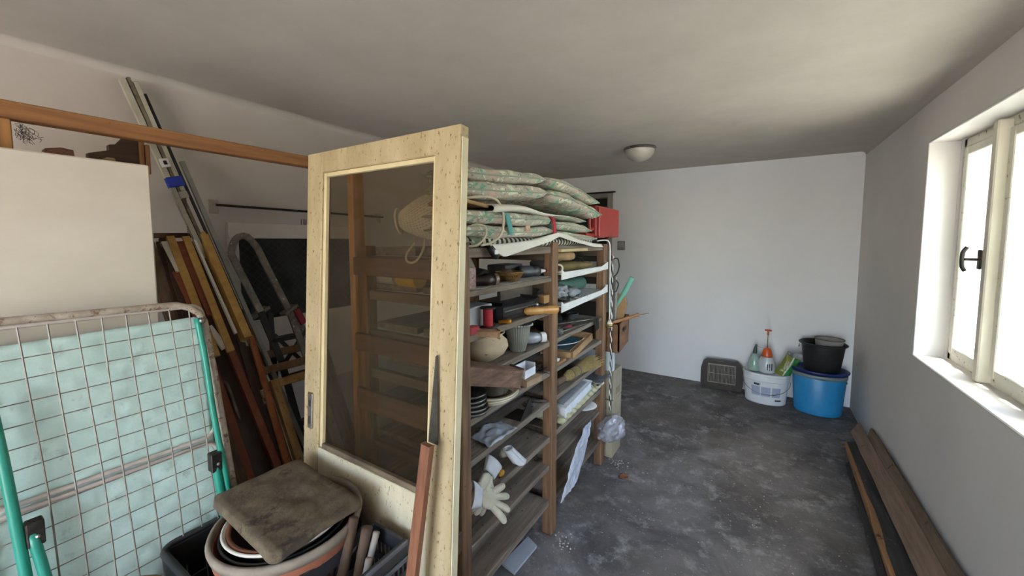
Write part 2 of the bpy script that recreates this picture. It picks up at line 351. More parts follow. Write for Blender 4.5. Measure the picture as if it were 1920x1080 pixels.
# ------------------------------------------------------------------ shelf rack
rk = thing('shelf_rack', 'long brown timber shelf rack full of clutter in the middle of the room', 'shelf', (-1.13, 1.8, 0))
FX = -.87
PY = [(1.045, 1.10), (1.765, 1.825), (2.53, 2.59)]
for i, (y0, y1) in enumerate(PY):
    B().box(FX-.055, FX, y0, y1, 0, 1.545 if i < 2 else 1.53, .004).out('post', post_wood, rk)
    B().box(-1.43, -1.375, y0, y1, 0, 1.53, .004).out('post', post_wood, rk)
LV = [1.525, 1.37, 1.205, 1.04, .885, .725, .54, .385, .195]
TH = [.035, .024, .026, .026, .026, .026, .026, .026, .03]
for li, (z, t) in enumerate(zip(LV, TH)):
    for bi in range(2):
        ya, yb = PY[bi][1]+.001, PY[bi+1][0]-.001
        if bi == 1: yb = PY[2][0]+.02 if li else PY[2][1]
        zz = z if not (bi == 1 and li == 8) else z-.01
        if bi == 1 and li == 7: continue
        if li == 3 and bi == 0: ya = 1.16
        j = R.uniform(-.003, .003)
        B().box(FX-.012+j, -1.115+j*3, ya, yb-(.021 if bi and li else 0), zz-t, zz, .003, .0015).out('shelf_board', board_wood, rk)
        B().box(-1.145+j, -1.385, ya, yb-(.021 if bi and li else 0), zz-t, zz, .003, .0015).out('shelf_board', board_wood, rk)
    for k, (y0, y1) in enumerate(PY):
        if li == 7 and k == 2: continue
        yy = (y0-.02, y0) if k == 0 else ((y0-.02, y0) if k == 1 else (y0-.02, y0))
        B().box(-1.375, FX-.058, y0+.015, y0+.04, z-t-.04, z-t-.001, .002).out('cross_rail', cross_wood, rk)
# end boards seen through the door pane
endm = wood('end_board', '5a3f2e', '7d5b43', 'x', rough=.85, bump=.2)
for z in (1.44, 1.12): B().box(-1.43, FX-.005, 1.024, 1.044, z-.03, z+.045, .003).out('end_rail', endm, rk)
B().box(-1.43, FX-.002, 1.024, 1.044, .84, .93, .003).out('end_rail', endm, rk)
B().box(-1.43, FX-.002, 1.024, 1.044, .42, .5, .003).out('end_rail', endm, rk)
# ------------------------------------------------------------------ near wooden frame (beam on posts) and shelf behind the panel
fr = thing('timber_rack', 'orange timber frame with long top beam crossing above the white panel', 'frame', (-1.82, .8, 0))
B().box(-1.845, -1.80, .08, 1.30, 1.895, 1.945, .003).out('beam', beam_wood, fr)
B().box(-1.845, -1.80, 1.30, 1.37, 0, 1.93, .003).out('post', beamz_wood, fr)
B().box(-1.85, -1.80, .10, .205, 0, 1.894, .003).out('post', beamz_wood, fr)
B().box(-2.30, -2.25, .10, .155, 0, 1.79, .003).out('post', beamz_wood, fr)
B().box(-2.30, -2.25, .50, .555, 0, 1.79, .003).out('post', beamz_wood, fr)
B().box(-1.85, -1.81, .43, .47, 0, 1.79, .003).out('post', beamz_wood, fr)
B().box(-2.32, -2.045, .06, .565, 1.79, 1.81, .002).out('shelf_board', raw_wood['y'], fr)
B().box(-2.04, -1.80, .06, .485, 1.79, 1.81, .002).out('shelf_board', raw_wood['y'], fr)
# things on that shelf
dbrown = wood('dark_old_wood', '3a2a20', '59412f', 'y', rough=.8, bump=.2)
edgew = wood('edge_wood', '7a5433', '9a6d45', 'z', rough=.7, bump=.2)
t = thing('broken_wooden_box', 'dark broken wooden drawer lying on the top shelf under the beam', 'drawer', (-2.08, .5, 1.811))
B().poly([(-2.08, .40, 1.811), (-2.08, .40, 1.865), (-2.08, .455, 1.885), (-2.08, .455, 1.905), (-2.08, .475, 1.91), (-2.08, .50, 1.945), (-2.08, .535, 1.94), (-2.08, .535, 1.811)], (1, 0, 0), .035).out('side_board', dbrown, t)
B().box(-2.14, -2.035, .537, .552, 1.811, 1.938, .003).out('end_board', edgew, t)
B().box(-2.14, -2.035, .554, .568, 1.811, 1.925, .003).out('end_board', edgew, t)
o = B().poly([(-2.1, .29, 1.811), (-2.1, .30, 1.862), (-2.1, .335, 1.872), (-2.1, .365, 1.868), (-2.1, .37, 1.811)], (1, 0, 0), .05).out('brick_chip', M('red_brown_chip', '6b4a3c', '7f5a49', 12, .9, .2)); tag(o, 'small reddish brown block on the top shelf left of the broken drawer', 'block')
o = B().box(-2.03, -1.98, .43, .455, 1.811, 1.848, .003).out('wood_offcut', M('pale_offcut', '9c835e', 'ac936c', 12, .8, .2)); tag(o, 'tiny pale wood offcut in front of the broken drawer', 'offcut')
cb = B()
for k in range(30):
    p = Vector((-1.82, .212+abs(R.gauss(0, .012)), 1.885-R.uniform(0, .03)))
    pts = [p]
    for q in range(4): p = p+Vector((R.uniform(-.01, .01), R.uniform(-.006, .014), R.uniform(-.012, .006))); pts.append(p.copy())
    cb.tube(pts, .0006, 3)
tag(cb.out('cobweb', M('cobweb_grey', '3a332c', '4a4038', 9, .9, 0)), 'dark dusty cobweb tangle under the beam beside its left post', 'cobweb')
# ------------------------------------------------------------------ white panel
o = B().box(-1.745, -1.72, -.45, .475, 0, 1.80, .004, .001).out('white_board', M('white_panel_paint', 'c2b8a8', 'ccc2b3', (3, 3, 6), .55, .08, c='8d7c66', cscale=16, camt=.73))
tag(o, 'large off-white painted board standing upright behind the folding bed', 'board')
# ------------------------------------------------------------------ folding bed (mint sheet behind wire mesh)
def bx(z): return -1.66+.09*(1.33-z)/.68
def bp(y, z, off=0): return Vector((bx(z)+off, y, z))
bed = thing('folding_bed', 'folded camp bed with wire mesh and green legs in front of the white panel', 'folding bed', (-1.55, .3, 0))
yr = lambda z: .575+.03*(1.30-z)/.65
YLf = -.40
tb = [bp(YLf, .02, .012)] + [bp(YLf, z, .012) for z in (.5, 1.0, 1.26)] + [bp(YLf+.04, 1.335, .012)]
tb += [bp(y, 1.345-.02*(y-0)/.55*.5, .012) for y in (-.1, .1, .3, .50)]
tb += [bp(.535, 1.322, .012), bp(.56, 1.30, .012), bp(.573, 1.27, .012)] + [bp(yr(z), z, .012) for z in (1.1, .9, .65, .4, .02)]
o = B().tube(tb, .011, 10).out('outer_tube', rust_tube, bed, smooth=True)
sheet_m = M('mint_padding', 'b4cdc4', 'c3d8d0', 7, .7, .6, c='adc2b8', cscale=14, camt=.6, bdist=.006)
def sh(u, v):
    y = YLf+.03+(yr(.9)-.03-YLf-.03)*u; z = .05+(1.265+.015*(1-u)*0+.02*u-.05)*v
    x = bx(z)-.012+.003*noise.noise(Vector((y*22, z*22, 0)))+.0025*math.sin(z*95)*math.sin(y*80)
    return (x, y+.02*(1-v), z)
B().grid(sh, 90, 90, .004).out('mint_sheet', sheet_m, bed, smooth=True)
seam_m = M('pinkish_tube', 'b3a69c', 'c4b8ae', 20, .45, .1)
def rrect(y0, y1, z0, z1, r, off, sk):
    P = []
    for cy, cz, a in ((y1-r, z1-r, 0), (y0+r, z1-r, PI/2), (y0+r, z0+r, PI), (y1-r, z0+r, 3*PI/2)):
        for k in range(6):
            aa = a+PI/2*k/5; y = cy+r*math.cos(aa); z = cz+r*math.sin(aa)
            P.append(bp(y, z - sk*(y-y0), off))
    return P
B().tube(rrect(.085, .575, .868, 1.325, .035, -.002, -.0), .0075, 8, close=True).out('inner_tube', seam_m, bed, smooth=True)
B().tube(rrect(.075, .575, .35, .848, .035, -.002, -.0), .0075, 8, close=True).out('inner_tube', seam_m, bed, smooth=True)
wire_m = M('mesh_wire', '6f665e', '8a8178', 20, .4, 0)
y = -.36; k = 0
while y < .55:
    j = R.uniform(-.006, .006); dz = 1.333
    B().tube([bp(y, dz-.01, .014), bp(y+.006+j, 1.1, .017), bp(y+.016+j*1.5, .8, .017), bp(y+.024, .3, .015), bp(y+.024, .06, .013)], .0022, 5).out('mesh_wire', wire_m, bed); y += .0525
for k in range(19):
    z = 1.245-.0565*k
    B().tube([bp(-.4, z, .010), bp(0, z-.006, .012), bp(.3, z+R.uniform(-.004, .004), .012), bp(yr(z), z+.004, .010)], .0016, 5).out('mesh_wire', wire_m, bed)
green = M('green_lacquer', '1f7f6c', '2b917d', 9, .35, .05)
B().tube([bp(.548, 1.285, .028), bp(.556, 1.15, .034), bp(.562, .95, .036), bp(.578, .72, .032), bp(.585, .55, .03)], .0095, 10).out('leg', green, bed, smooth=True)
B().tube([bp(.108, 1.16, .03), bp(.118, 1.0, .034), bp(.125, .86, .034), bp(.135, .65, .03), bp(.14, .4, .03)], .0115, 10).out('leg', green, bed, smooth=True)
B().tube([bp(.552, .80, .03), bp(.563, .6, .03), bp(.565, .45, .03)], .0125, 10).out('leg', green, bed, smooth=True)
B().tube([bp(.150, .80, .035), bp(.168, .62, .035), bp(.17, .45, .03)], .0115, 10).out('leg', green, bed, smooth=True)
for y, z in ((.553, .795), (.155, .80)):
    B().box(bx(z)+.012, bx(z)+.045, y-.016, y+.016, z-.035, z+.03, .003).out('hinge_bracket', dark_iron, bed)
    B().blob((bx(z)+.047, y+.003, z-.008), (.005, .006, .006), 1, 0).out('bolt', steel, bed)
B().blob(bp(.56, 1.275, .03), (.012, .012, .012), 2, .1).out('bolt', steel, bed)
# ------------------------------------------------------------------ door leaf leaning by the rack
LX0, LX1, DZT = -1.549, -.758, 1.896
def dyy(z): return .815+.055*z
dl = thing('door_leaf', 'aged cream wooden door leaf with dirty glass leaning beside the shelf rack', 'door', (-1.14, .83, 0))
ud = Vector((0, .055, 1)).normalized(); nd = Vector((0, 1, -.055)).normalized()
def dpart(n, x0, x1, z0, z1, m, d0=0, d1=.04, bev=.003, par=None):
    c = Vector(((x0+x1)/2, dyy((z0+z1)/2), (z0+z1)/2)) + nd*((d0+d1)/2)
    return B().obox(c, ((1, 0, 0), nd, ud), (x1-x0, d1-d0, (z1-z0)*1.0015), bev).out(n, m, par or dl)
GX0, GX1, GZ0, GZ1 = -1.45, -.86, .735, 1.815
dpart('stile', LX0, GX0, 0.0, DZT, door_paint); dpart('stile', GX1, LX1, 0.0, DZT, door_paint)
dpart('top_rail', GX0, GX1, GZ1, DZT, door_paint); dpart('bottom_panel', GX0, GX1, .0, GZ0, door_low)
bead = M('bead_paint', 'c9b78e', 'd8c79c', 12, .5, .1, c='6a5434', cscale=60, camt=.68)
beadd = M('bead_dusty', '5a4c3c', '74644e', 12, .8, .1)
dpart('glazing_bead', GX0, GX0+.016, GZ0, GZ1, bead, .008, .024, .002); dpart('glazing_bead', GX1-.012, GX1, GZ0, GZ1, bead, .008, .024, .002)
dpart('glazing_bead', GX0+.016, GX1-.012, GZ1-.016, GZ1, bead, .008, .024, .002)
dpart('glazing_bead', GX0+.016, GX1-.012, GZ0, GZ0+.018, beadd, .006, .024, .002)
dg = glass('dusty_door_glass', tint=(.70, .66, .59), film=.075, filmcol='6d6252', fscale=7, refl=.6)
dpart('glass_pane', GX0+.001, GX1-.001, GZ0+.001, GZ1-.001, dg, .024, .028, 0)
lk = dpart('lock_plate', LX0+.032, LX0+.066, .80, .945, M('lock_plate', '6c675e', '8b867b', 14, .4, .1, metal=.7), -.006, 0, .004)
dpart('keyhole', LX0+.044, LX0+.054, .82, .85, dk, -.008, -.005, .001, lk); dpart('spindle_hole', LX0+.042, LX0+.056, 890e-3, .915, dk, -.008, -.005, .002, lk)
dpart('edge_strip', LX1, LX1+.004, .02, 1.86, M('edge_strip', 'c9bf9e', 'd8cfae', 9, .5, .1), .006, .034, .001)
# hand saw with long wooden grip leaning on the door
sw2 = thing('hand_saw', 'saw with thin toothed blade and long brown wooden grip leaning on the door', 'saw', (-.80, .78, 0))
B().bar((-.865, .70, .02), (-.800, .805, .955), .034, .016, (0, 1, 0)).out('wooden_grip', wood('saw_wood', '6e4330', '8f5f42', 'z', rough=.6, bump=.2), sw2)
b = B(); pts = [(0,0)]
zz = 1.2; 
n = 90; edge = []
for i in range(n+1):
    t_ = i/n; x = -.822-.022*t_; z = 1.2-.27*t_; edge.append((x-(.002 if i % 2 else 0), z))
poly = [(-.815, 1.205)] + edge + [(-.806, .93)]
b.poly([(x, dyy(z)-.012, z) for x, z in poly], (0, -1, 0), .0015)
b.out('blade', M('saw_blade', '4c4641', '6b645d', 20, .4, .1, metal=.7), sw2)
# ------------------------------------------------------------------ tubs, slab, crate, black box
terr = M('terracotta_plastic', '8e5540', 'a86a50', 6, .6, .1, c='5c4436', cscale=9, camt=.6)
rimg = M('dusty_rim', '7b7063', '978b7c', 14, .8, .2)
tc_ = (-1.24, .632)
tt = thing('plant_tub', 'big round terracotta plastic tub with dusty rim holding smaller tubs', 'tub', (*tc_, .0))
o = B().lathe([(0.0000, .16), (0.1408, .16), (0.1628, .56), (0.1804, .60), (0.2042, .615), (0.2112, .655), (0.2077, .66), (0.1980, .655), (0.1760, .60), (0.1584, .57), (0.1320, .2), (0.0000, .2)], (*tc_, 0), 48).out('body', terr, tt, smooth=True); smooth_by_angle(o, 40)
o = B().lathe([(.203, .648), (.212, .645), (.217, .664), (.213, .676), (.204, .676), (.200, .66), (.203, .648)], (*tc_, 0), 56).out('rim', rimg, tt, smooth=True)
B().lathe([(0.0000, .002), (0.1364, .002), (0.1408, .02), (0.1320, .159), (0.0000, .159)], (*tc_, 0), 32).out('foot', terr, tt, smooth=True)
for a in (3.6, .4): B().tube(arc((tc_[0]+.22*math.cos(a), tc_[1]+.22*math.sin(a), .615), .03, 0, PI, 8, (math.sin(a), -math.cos(a), 0), (0, 0, -1)), .004, 6).out('handle', steel, tt)
c2 = (-1.236, .622)
t2 = thing('inner_tub', 'black tub with pale rim nested inside the terracotta tub', 'tub', (*c2, .2), 'nested tubs')
o = B().lathe([(0.0000, .21), (0.1144, .21), (0.1452, .56), (0.1742, .66), (0.1804, .668), (0.1760, .672), (0.1672, .662), (0.1364, .57), (0.1056, .23), (0.0000, .23)], (*c2, 0), 48).out('body', black_pl, t2, smooth=True)
c3 = (-1.230, .620)
t3 = thing('enamel_bowl', 'shallow bowl with white and rusty rim under the slab', 'bowl', (*c3, .6))
o = B().lathe([(0.0000, .60), (0.1056, .60), (0.1452, .662), (0.1672, .683), (0.1690, .688), (0.1646, .690), (0.1452, .67), (0.1056, .606), (0.0000, .606)], (*c3, 0), 48).out('bowl', M('rust_bowl', '4c4238', '63564a', 10, .7, .1), t3, smooth=True)
B().lathe([(0.1602, .688), (0.1690, .684), (0.1725, .690), (0.1681, .695), (0.1602, .688)], (*c3, 0), 56).out('white_rim', M('white_enamel', 'b9b2a8', 'cdc7bd', 12, .5, .1), t3, smooth=True)
B().lathe([(0.1478, .683), (0.1602, .688), (0.1584, .694), (0.1478, .690), (0.1478, .683)], (*c3, 0), 56).out('rusty_ring', M('rusty_ring', '7a4f3a', '94634a', 12, .7, .1), t3, smooth=True)
# dusty square slab: corners measured on its top
sl = [Vector(p) for p in ((-1.466, .518, .703), (-1.456, .772, .703), (-1.055, .752, .70), (-1.055, .498, .70))]
def slabf(u, v):
    a = sl[0].lerp(sl[1], u); c = sl[3].lerp(sl[2], u); p = a.lerp(c, v)
    ec = min(u, 1-u, v, 1-v); cor = math.hypot(max(0, abs(u-.5)-.40), max(0, abs(v-.5)-.40))
    p = p.lerp(sum(sl, Vector())/4, min(.09, max(0, cor-.085)*1.2))
    return p + Vector((0, 0, .006*noise.noise(p*14)-(.008 if ec < .01 else 0)))
o = B().grid(slabf, 40, 40, .022).out('dusty_slab', M('dust_brown', '53483a', '73654f', 22, .95, .8, c='43382d', cscale=6, camt=.58, bdist=.006), smooth=True)
tag(o, 'square slab covered in brown dust lying across the round tubs', 'slab')
# black mortar box
bb = thing('mortar_box', 'deep black plastic box standing against the folding bed behind the tub', 'box', (-1.30, .60, 0))
b = B(); X0, X1, YA, YC, ZT = -1.545, -1.09, .395, .805, .585
for (x0, x1, y0, y1) in ((X0, X0+.012, YA, YC), (X1-.012, X1, YA, YC), (X0+.012, X1-.012, YA, YA+.012), (X0+.012, X1-.012, YC-.012, YC)):
    b.box(x0, x1, y0, y1, 0, ZT, .002)
b.out('walls', black_pl, bb)
b = B(); rr = []
for cx_, cy_, a in ((X1-.04, YC-.04, 0), (X0+.04, YC-.04, PI/2), (X0+.04, YA+.04, PI), (X1-.04, YA+.04, 1.5*PI)):
    for k in range(6): rr.append((cx_+.045*math.cos(a+PI/2*k/5), cy_+.045*math.sin(a+PI/2*k/5), ZT+.004))
b.tube(rr, .009, 8, close=True); b.out('rim', M('grey_black_rim', '2a2a2a', '3c3b3a', 20, .5, .1), bb, smooth=True)
# brown pot, top just in view
pt = thing('brown_pot', 'brown lidded pot at the lower edge beside the tub', 'pot', (-1.40, .27, 0))
B().lathe([(0, 0), (.08, 0), (.095, .3), (.09, .57), (0, .57)], (-1.40, .27, 0), 32).out('body', M('brown_glaze', '6b4a33', '7f5a40', 6, .5, .1), pt, smooth=True)
B().lathe([(.0, .571), (.094, .571), (.097, .583), (.08, .597), (.0, .606)], (-1.40, .27, 0), 36).out('lid', M('olive_lid', '7d6a48', '8f7c58', 6, .7, .1), pt, smooth=True)
# crate
cr = thing('plastic_crate', 'dark slotted plastic crate holding grey sticks in front of the door', 'crate', (-.98, .66, 0))
cm = M('dusty_crate_plastic', '26272b', '3a3b40', 10, .5, .1)
cx0, cx1, cy0, cy1, cz = -1.052, -.895, .50, .835-.028, .62
for (x0, x1, y0, y1, nx) in ((cx1-.012, cx1, cy0, cy1, 0), (cx0, cx0+.012, cy0, cy1, 0), (cx0+.012, cx1-.012, cy1-.012, cy1, 1), (cx0+.012, cx1-.012, cy0, cy0+.012, 1)):
    b = B(); b.box(x0, x1, y0, y1, cz-.05, cz, .002); b.box(x0, x1, y0, y1, cz-.115, cz-.095, .002); b.box(x0, x1, y0, y1, 0, .06, .002)
    L_ = (x1-x0) if nx else (y1-y0); n = int(L_/.018)
    for i in range(n+1):
        q = i*L_/n
        if nx: b.box(x0+q-.003, x0+q+.003, y0+.002, y1-.002, .06, cz-.05)
        else: b.box(x0+.002, x1-.002, y0+q-.003, y0+q+.003, .06, cz-.05)
    b.out('side_wall', cm, cr)
B().box(cx0, cx1, cy0, cy1, .0, .012).out('crate_base', cm, cr)
B().box(cx1-.002, cx1+.006, cy0, cy1, cz-.012, cz+.002, .002).box(cx1-.002, cx1+.006, cy0, cy1, cz-.065, cz-.05, .002).out('rim', M('crate_rim', '54565c', '6a6c72', 10, .5, .1), cr)
sg = ['grey weathered stick standing in the crate nearest the tub', 'brown bark stick leaning in the crate', 'pale grey stick leaning in the crate beside its rim', 'short pale stick lowest in the crate']
sm_ = [M('bark', '4b3a2e', '64503f', (30, 30, 5), .9, .4), M('driftwood', '8f867c', 'a59c92', (30, 30, 5), .9, .4)]
for i, (p0, p1, r, mi) in enumerate((((-1.02, .52, .10), (-1.035, .72, .69), .017, 0), ((-.99, .56, .05), (-1.0, .74, .66), .015, 0), ((-.96, .52, .02), (-.985, .76, .64), .012, 1), ((-.93, .52, .02), (-.945, .70, .61), .012, 1))):
    p0, p1 = Vector(p0), Vector(p1); b = B(); pts = [p0.lerp(p1, k/6)+Vector([R.uniform(-.004, .004) for _ in range(3)]) for k in range(7)]
    b.tube(pts, [r*R.uniform(.8, 1.1) for _ in range(7)], 8); tag(b.out('stick', sm_[mi], smooth=True), sg[i], 'stick', 'sticks in the crate')
# ------------------------------------------------------------------ leaning things at the left wall
def lean(x1, z1, s): return lambda z: x1 + s*(z1-z)
# slatted panel
def slat_item():
    t = thing('slatted_screen', 'panel of yellow and brown wooden slats leaning on the left wall', 'slatted panel', (-2.2, .76, 1.05))
    f = lean(-2.40, 1.57, .6); n = Vector((1, 0, .6)).normalized()
    yel = M('yellow_slat', 'a8803f', 'c29a55', (60, 20, 6), .5, .1); red = M('red_slat', '7a3c22', '8f4b2c', (60, 20, 6), .5, .1); whi = M('white_slat', 'cfc8bc', 'ddd6ca', 9, .5, 0); dkb = M('dark_slat_brown', '3a281c', '4a3424', 8, .8, .1)  # dkb: dark brown of the backing and one strip
    def strip(ya, yb, z0, z1, wd, m, off, nm='slat', th=.014):
        a = Vector((f(z1), ya, z1))+n*off; c = Vector((f(z0), yb, z0))+n*off
        B().bar(a, c, wd, th, n).out(nm, m, t)
    # backing + side rail
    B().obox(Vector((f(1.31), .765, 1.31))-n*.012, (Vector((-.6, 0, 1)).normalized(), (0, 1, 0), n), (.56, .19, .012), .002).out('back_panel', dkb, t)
    strip(.845, .895, 1.07, 1.575, .030, yel, .016, th=.05)
    strip(.775, .815, 1.03, 1.56, .026, yel, .02); strip(.715, .755, 1.02, 1.56, .026, yel, .02)
    strip(.805, .855, 1.10, 1.545, .006, whi, .022); strip(.75, .785, 1.20, 1.54, .026, red, .008)
    strip(.69, .715, 1.40, 1.54, .022, whi, .008); strip(.70, .74, 1.15, 1.40, .022, red, .008); strip(.765, .80, 1.05, 1.15, .02, whi, .008)
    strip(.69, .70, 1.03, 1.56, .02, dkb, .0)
    B().bar(Vector((f(1.575), .66, 1.575)), Vector((f(1.58), .86, 1.58)), .03, .02).out('top_rail', M('rail_dark', '4a3626', '5b442f', 8, .8, .1), t)
    return t
slat_item()
def plank(name, lab, cat, y0, y1, f, z0, z1, th, m, off=0, yb=0, group=None):
    """leaning board: face normal towards +x; yb shifts its foot in y"""
    a = Vector((f(z1), (y0+y1)/2, z1)); c = Vector((f(z0), (y0+y1)/2+yb, z0)); d = (a-c).normalized(); s = Vector((0, 1, 0)); s = (s-d*s.dot(d)).normalized(); n = d.cross(s).normalized()
    if n.x < 0: n = -n
    o = B().obox((a+c)/2+n*off, (d, s, n), ((a-c).length, y1-y0, th), .003).out(name, m); return tag(o, lab, cat, group)
fD = lean(-2.36, 1.14, .5)
plank('wooden_plank', 'taupe plank leaning behind the slatted panel, nearer the white panel', 'plank', .60, .65, lean(-2.40, 1.6, .42), .0, 1.55, .02, M('taupe_wood', '5d4a3a', '74604c', (50, 50, 4), .8, .2), 0, .18, 'planks behind the slatted panel')
plank('wooden_plank', 'taupe plank leaning behind the slatted panel, second from the white panel', 'plank', .66, .70, lean(-2.40, 1.5, .42), .0, 1.47, .02, M('taupe_wood', '5d4a3a'), 0, .16, 'planks behind the slatted panel')
t = thing('wardrobe_board', 'dark brown board with orange edging leaning beside the step ladder', 'door', (-1.9, .9, 0))
dkp = M('dark_veneer', '33211a', '452f24', (40, 40, 4), .45, .05); org_ = M('orange_edge', '8a4a24', 'a5602f', (30, 30, 5), .6, .2, c='3a2214', cscale=45, camt=.62)
d_ = (Vector((fD(1.14), 0, 1.14))-Vector((fD(0), 0, 0))).normalized(); n_ = Vector((d_.z, 0, -d_.x)); mid = Vector((fD(.57), 0, .57)); Ls = math.hypot(1.14, .57)
B().obox(mid+Vector((0, .86, 0)), (d_, (0, 1, 0), n_), (Ls, .26, .018), .002).out('board', dkp, t)
B().obox(mid+Vector((0, 1.005, 0))+n_*.006, (d_, (0, 1, 0), n_), (Ls, .026, .035), .004).out('edge_strip', org_, t)
B().obox(mid+Vector((0, .955, 0))+n_*.012, (d_, (0, 1, 0), n_), (Ls, .03, .008), .002).out('moulding', dkp, t)
# red brown frame in front
t = thing('red_frame', 'red brown wooden frame leaning between the folding bed and dark board', 'frame', (-1.9, .8, 0))
fR = lean(-2.26, 1.06, .48); redw = M('redbrown_wood', '6e3a22', '87492b', (40, 40, 4), .6, .1)
def fs(y0, z0, y1, z1, wd, m, nm, th=.022, f=fR): 
    B().bar(Vector((f(z1), y1, z1)), Vector((f(z0), y0, z0)), wd, th, (1, 0, .48)).out(nm, m, t)
fs(.86, .02, .785, 1.05, .03, redw, 'stile'); fs(1.0, .02, .875, 1.06, .028, redw, 'stile'); fs(.80, 1.045, .865, 1.05, .03, M('red_rail', '5e2420', '6e2d27', 9, .6, .1), 'top_rail')
B().grid(lambda u, v: (fR(.1+.75*v)-.012, .68+.13*u+.03*(1-v), .1+.75*v), 2, 2, .01).out('infill', M('reddust', '4a3026', '5f4134', 6, .9, .2, c='6f5a48', cscale=8, camt=.6), t)
# bent metal tube chair frame inside
o = B().tube([(-1.93, .95, .15), (-2.10, .875, .6), (-2.17, .84, .84), (-2.185, .82, .86), (-2.17, .80, .83), (-2.10, .80, .6)], .007, 8).out('bent_tube', M('tube_rust', '6a5c50', '8a7c6e', 20, .4, .1, metal=.5), smooth=True)
tag(o, 'bent thin metal tube hanging inside the red brown frame', 'tube')
# old window frames under the ladder
def wframe(label, y0, y1, z0, z1, f, m, sk, sw_=.035):
    t = thing('old_casement', label, 'window frame', (f(z0), (y0+y1)/2, 0), 'old window frames leaning under the ladder')
    def P_(y, z): return Vector((f(z), y+sk*(z1-z), z))
    def bar_(a, c, nm): B().bar(P_(*a), P_(*c), sw_, .028, (1, 0, .5), .003).out(nm, m, t)
    bar_((y0, z0), (y0, z1), 'stile'); bar_((y1, z0), (y1, z1), 'stile')
    bar_((y0+.02, z1-.018), (y1-.02, z1-.018), 'rail'); bar_((y0+.02, z0+.018), (y1-.02, z0+.018), 'rail'); return t
fw = M('yellow_frame_wood', '8a6636', 'ab8550', (30, 30, 5), .6, .2, c='4c3520', cscale=30, camt=.6); fw2 = M('brown_frame_wood', '61452b', '7d5d3c', (30, 30, 5), .7, .2, c='9a8c72', cscale=30, camt=.64)
wframe('yellow wooden window frame leaning upright under the ladder, frontmost of three', 1.06, 1.28, .02, .80, lean(-2.19, .8, .5), fw, .03)
wframe('brown window frame with peeling putty leaning behind the yellow one', 1.02, 1.36, .02, .86, lean(-2.27, .86, .5), fw2, .03)
wframe('widest brown window frame leaning closest to the left wall', 1.03, 1.44, .02, .92, lean(-2.36, .92, .48), fw2, .02)
o = B().bar((-2.00, 1.085, .02), (-2.16, .985, .78), .022, .02, (1, 0, .4)).out('paint_strip', M('white_peel', '8f7a5c', 'bfae90', (20, 20, 30), .7, .2, c='6b4a2c', cscale=30, camt=.5)); tag(o, 'peeling paint batten leaning against the window frames', 'batten')
# step ladder
ld = thing('step_ladder', 'paint spattered aluminium step ladder with curved top rail by the dark window', 'ladder', (-2.3, 1.2, 0))
def ribbon(pts, wd, th, nm, m=alu):
    b = B()
    for a, c in zip(pts, pts[1:]): b.bar(a, Vector(c)+(Vector(c)-Vector(a)).normalized()*.003, wd, th, (0, 1, 0), .001)
    return b.out(nm, m, ld)
top = [(-2.38, 1.10, 1.15), (-2.435, 1.03, 1.38)] + [Vector((-2.44, 1.055+.062*-math.cos(a), 1.475+.105*math.sin(a))) for a in [PI*i/10 for i in range(11)]][:8] + [(-2.435, 1.125, 1.51), (-2.42, 1.17, 1.38), (-2.37, 1.255, 1.13)]
ribbon(top, .012, .034, 'top_rail')
ribbon([(-2.37, 1.255, 1.13), (-2.27, 1.30, .83), (-2.25, 1.31, .72)], .014, .036, 'side_rail'); ribbon([(-2.38, 1.10, 1.15), (-2.32, 1.17, .86), (-2.22, 1.22, .4)], .014, .034, 'side_rail', M('dark_alu', '2f2c2a', '3f3b38', 15, .5, .1, metal=.4))
ribbon([(-2.41, 1.30, 1.14), (-2.36, 1.38, .86), (-2.28, 1.46, .0)], .014, .034, 'rear_leg'); ribbon([(-2.42, 1.17, 1.13), (-2.36, 1.15, .8), (-2.30, 1.13, 0)], .014, .03, 'rear_leg', MATS['dark_alu'])
B().bar((-2.36, 1.215, 1.12), (-2.375, 1.29, 1.16), .012, .05, (1, 0, 0), .004).out('hinge_plate', alu, ld); B().bar((-2.40, 1.06, 1.12), (-2.41, 1.15, 1.165), .012, .045, (1, 0, 0), .004).out('hinge_plate', alu, ld)
B().bar((-2.395, 1.305, 1.13), (-2.38, 1.34, 1.04), .03, .036, (0, 1, 0), .004).out('red_cap', M('red_cap', '8a1f28', 'a02b34', 8, .4, 0), ld)
for z, ya, yb in ((.98, 1.14, 1.275), (.76, 1.18, 1.31), (.5, 1.21, 1.31)): B().box(-2.36+.3*(1-z)-.03, -2.36+.3*(1-z)+.03, ya, yb, z-.012, z+.012, .003).out('step', MATS['dark_alu'], ld)
ribbon([(-2.35, 1.18, .80), (-2.38, 1.36, 1.0)], .01, .02, 'brace', MATS['dark_alu']); ribbon([(-2.35, 1.32, .80), (-2.38, 1.17, 1.0)], .01, .02, 'brace', MATS['dark_alu'])
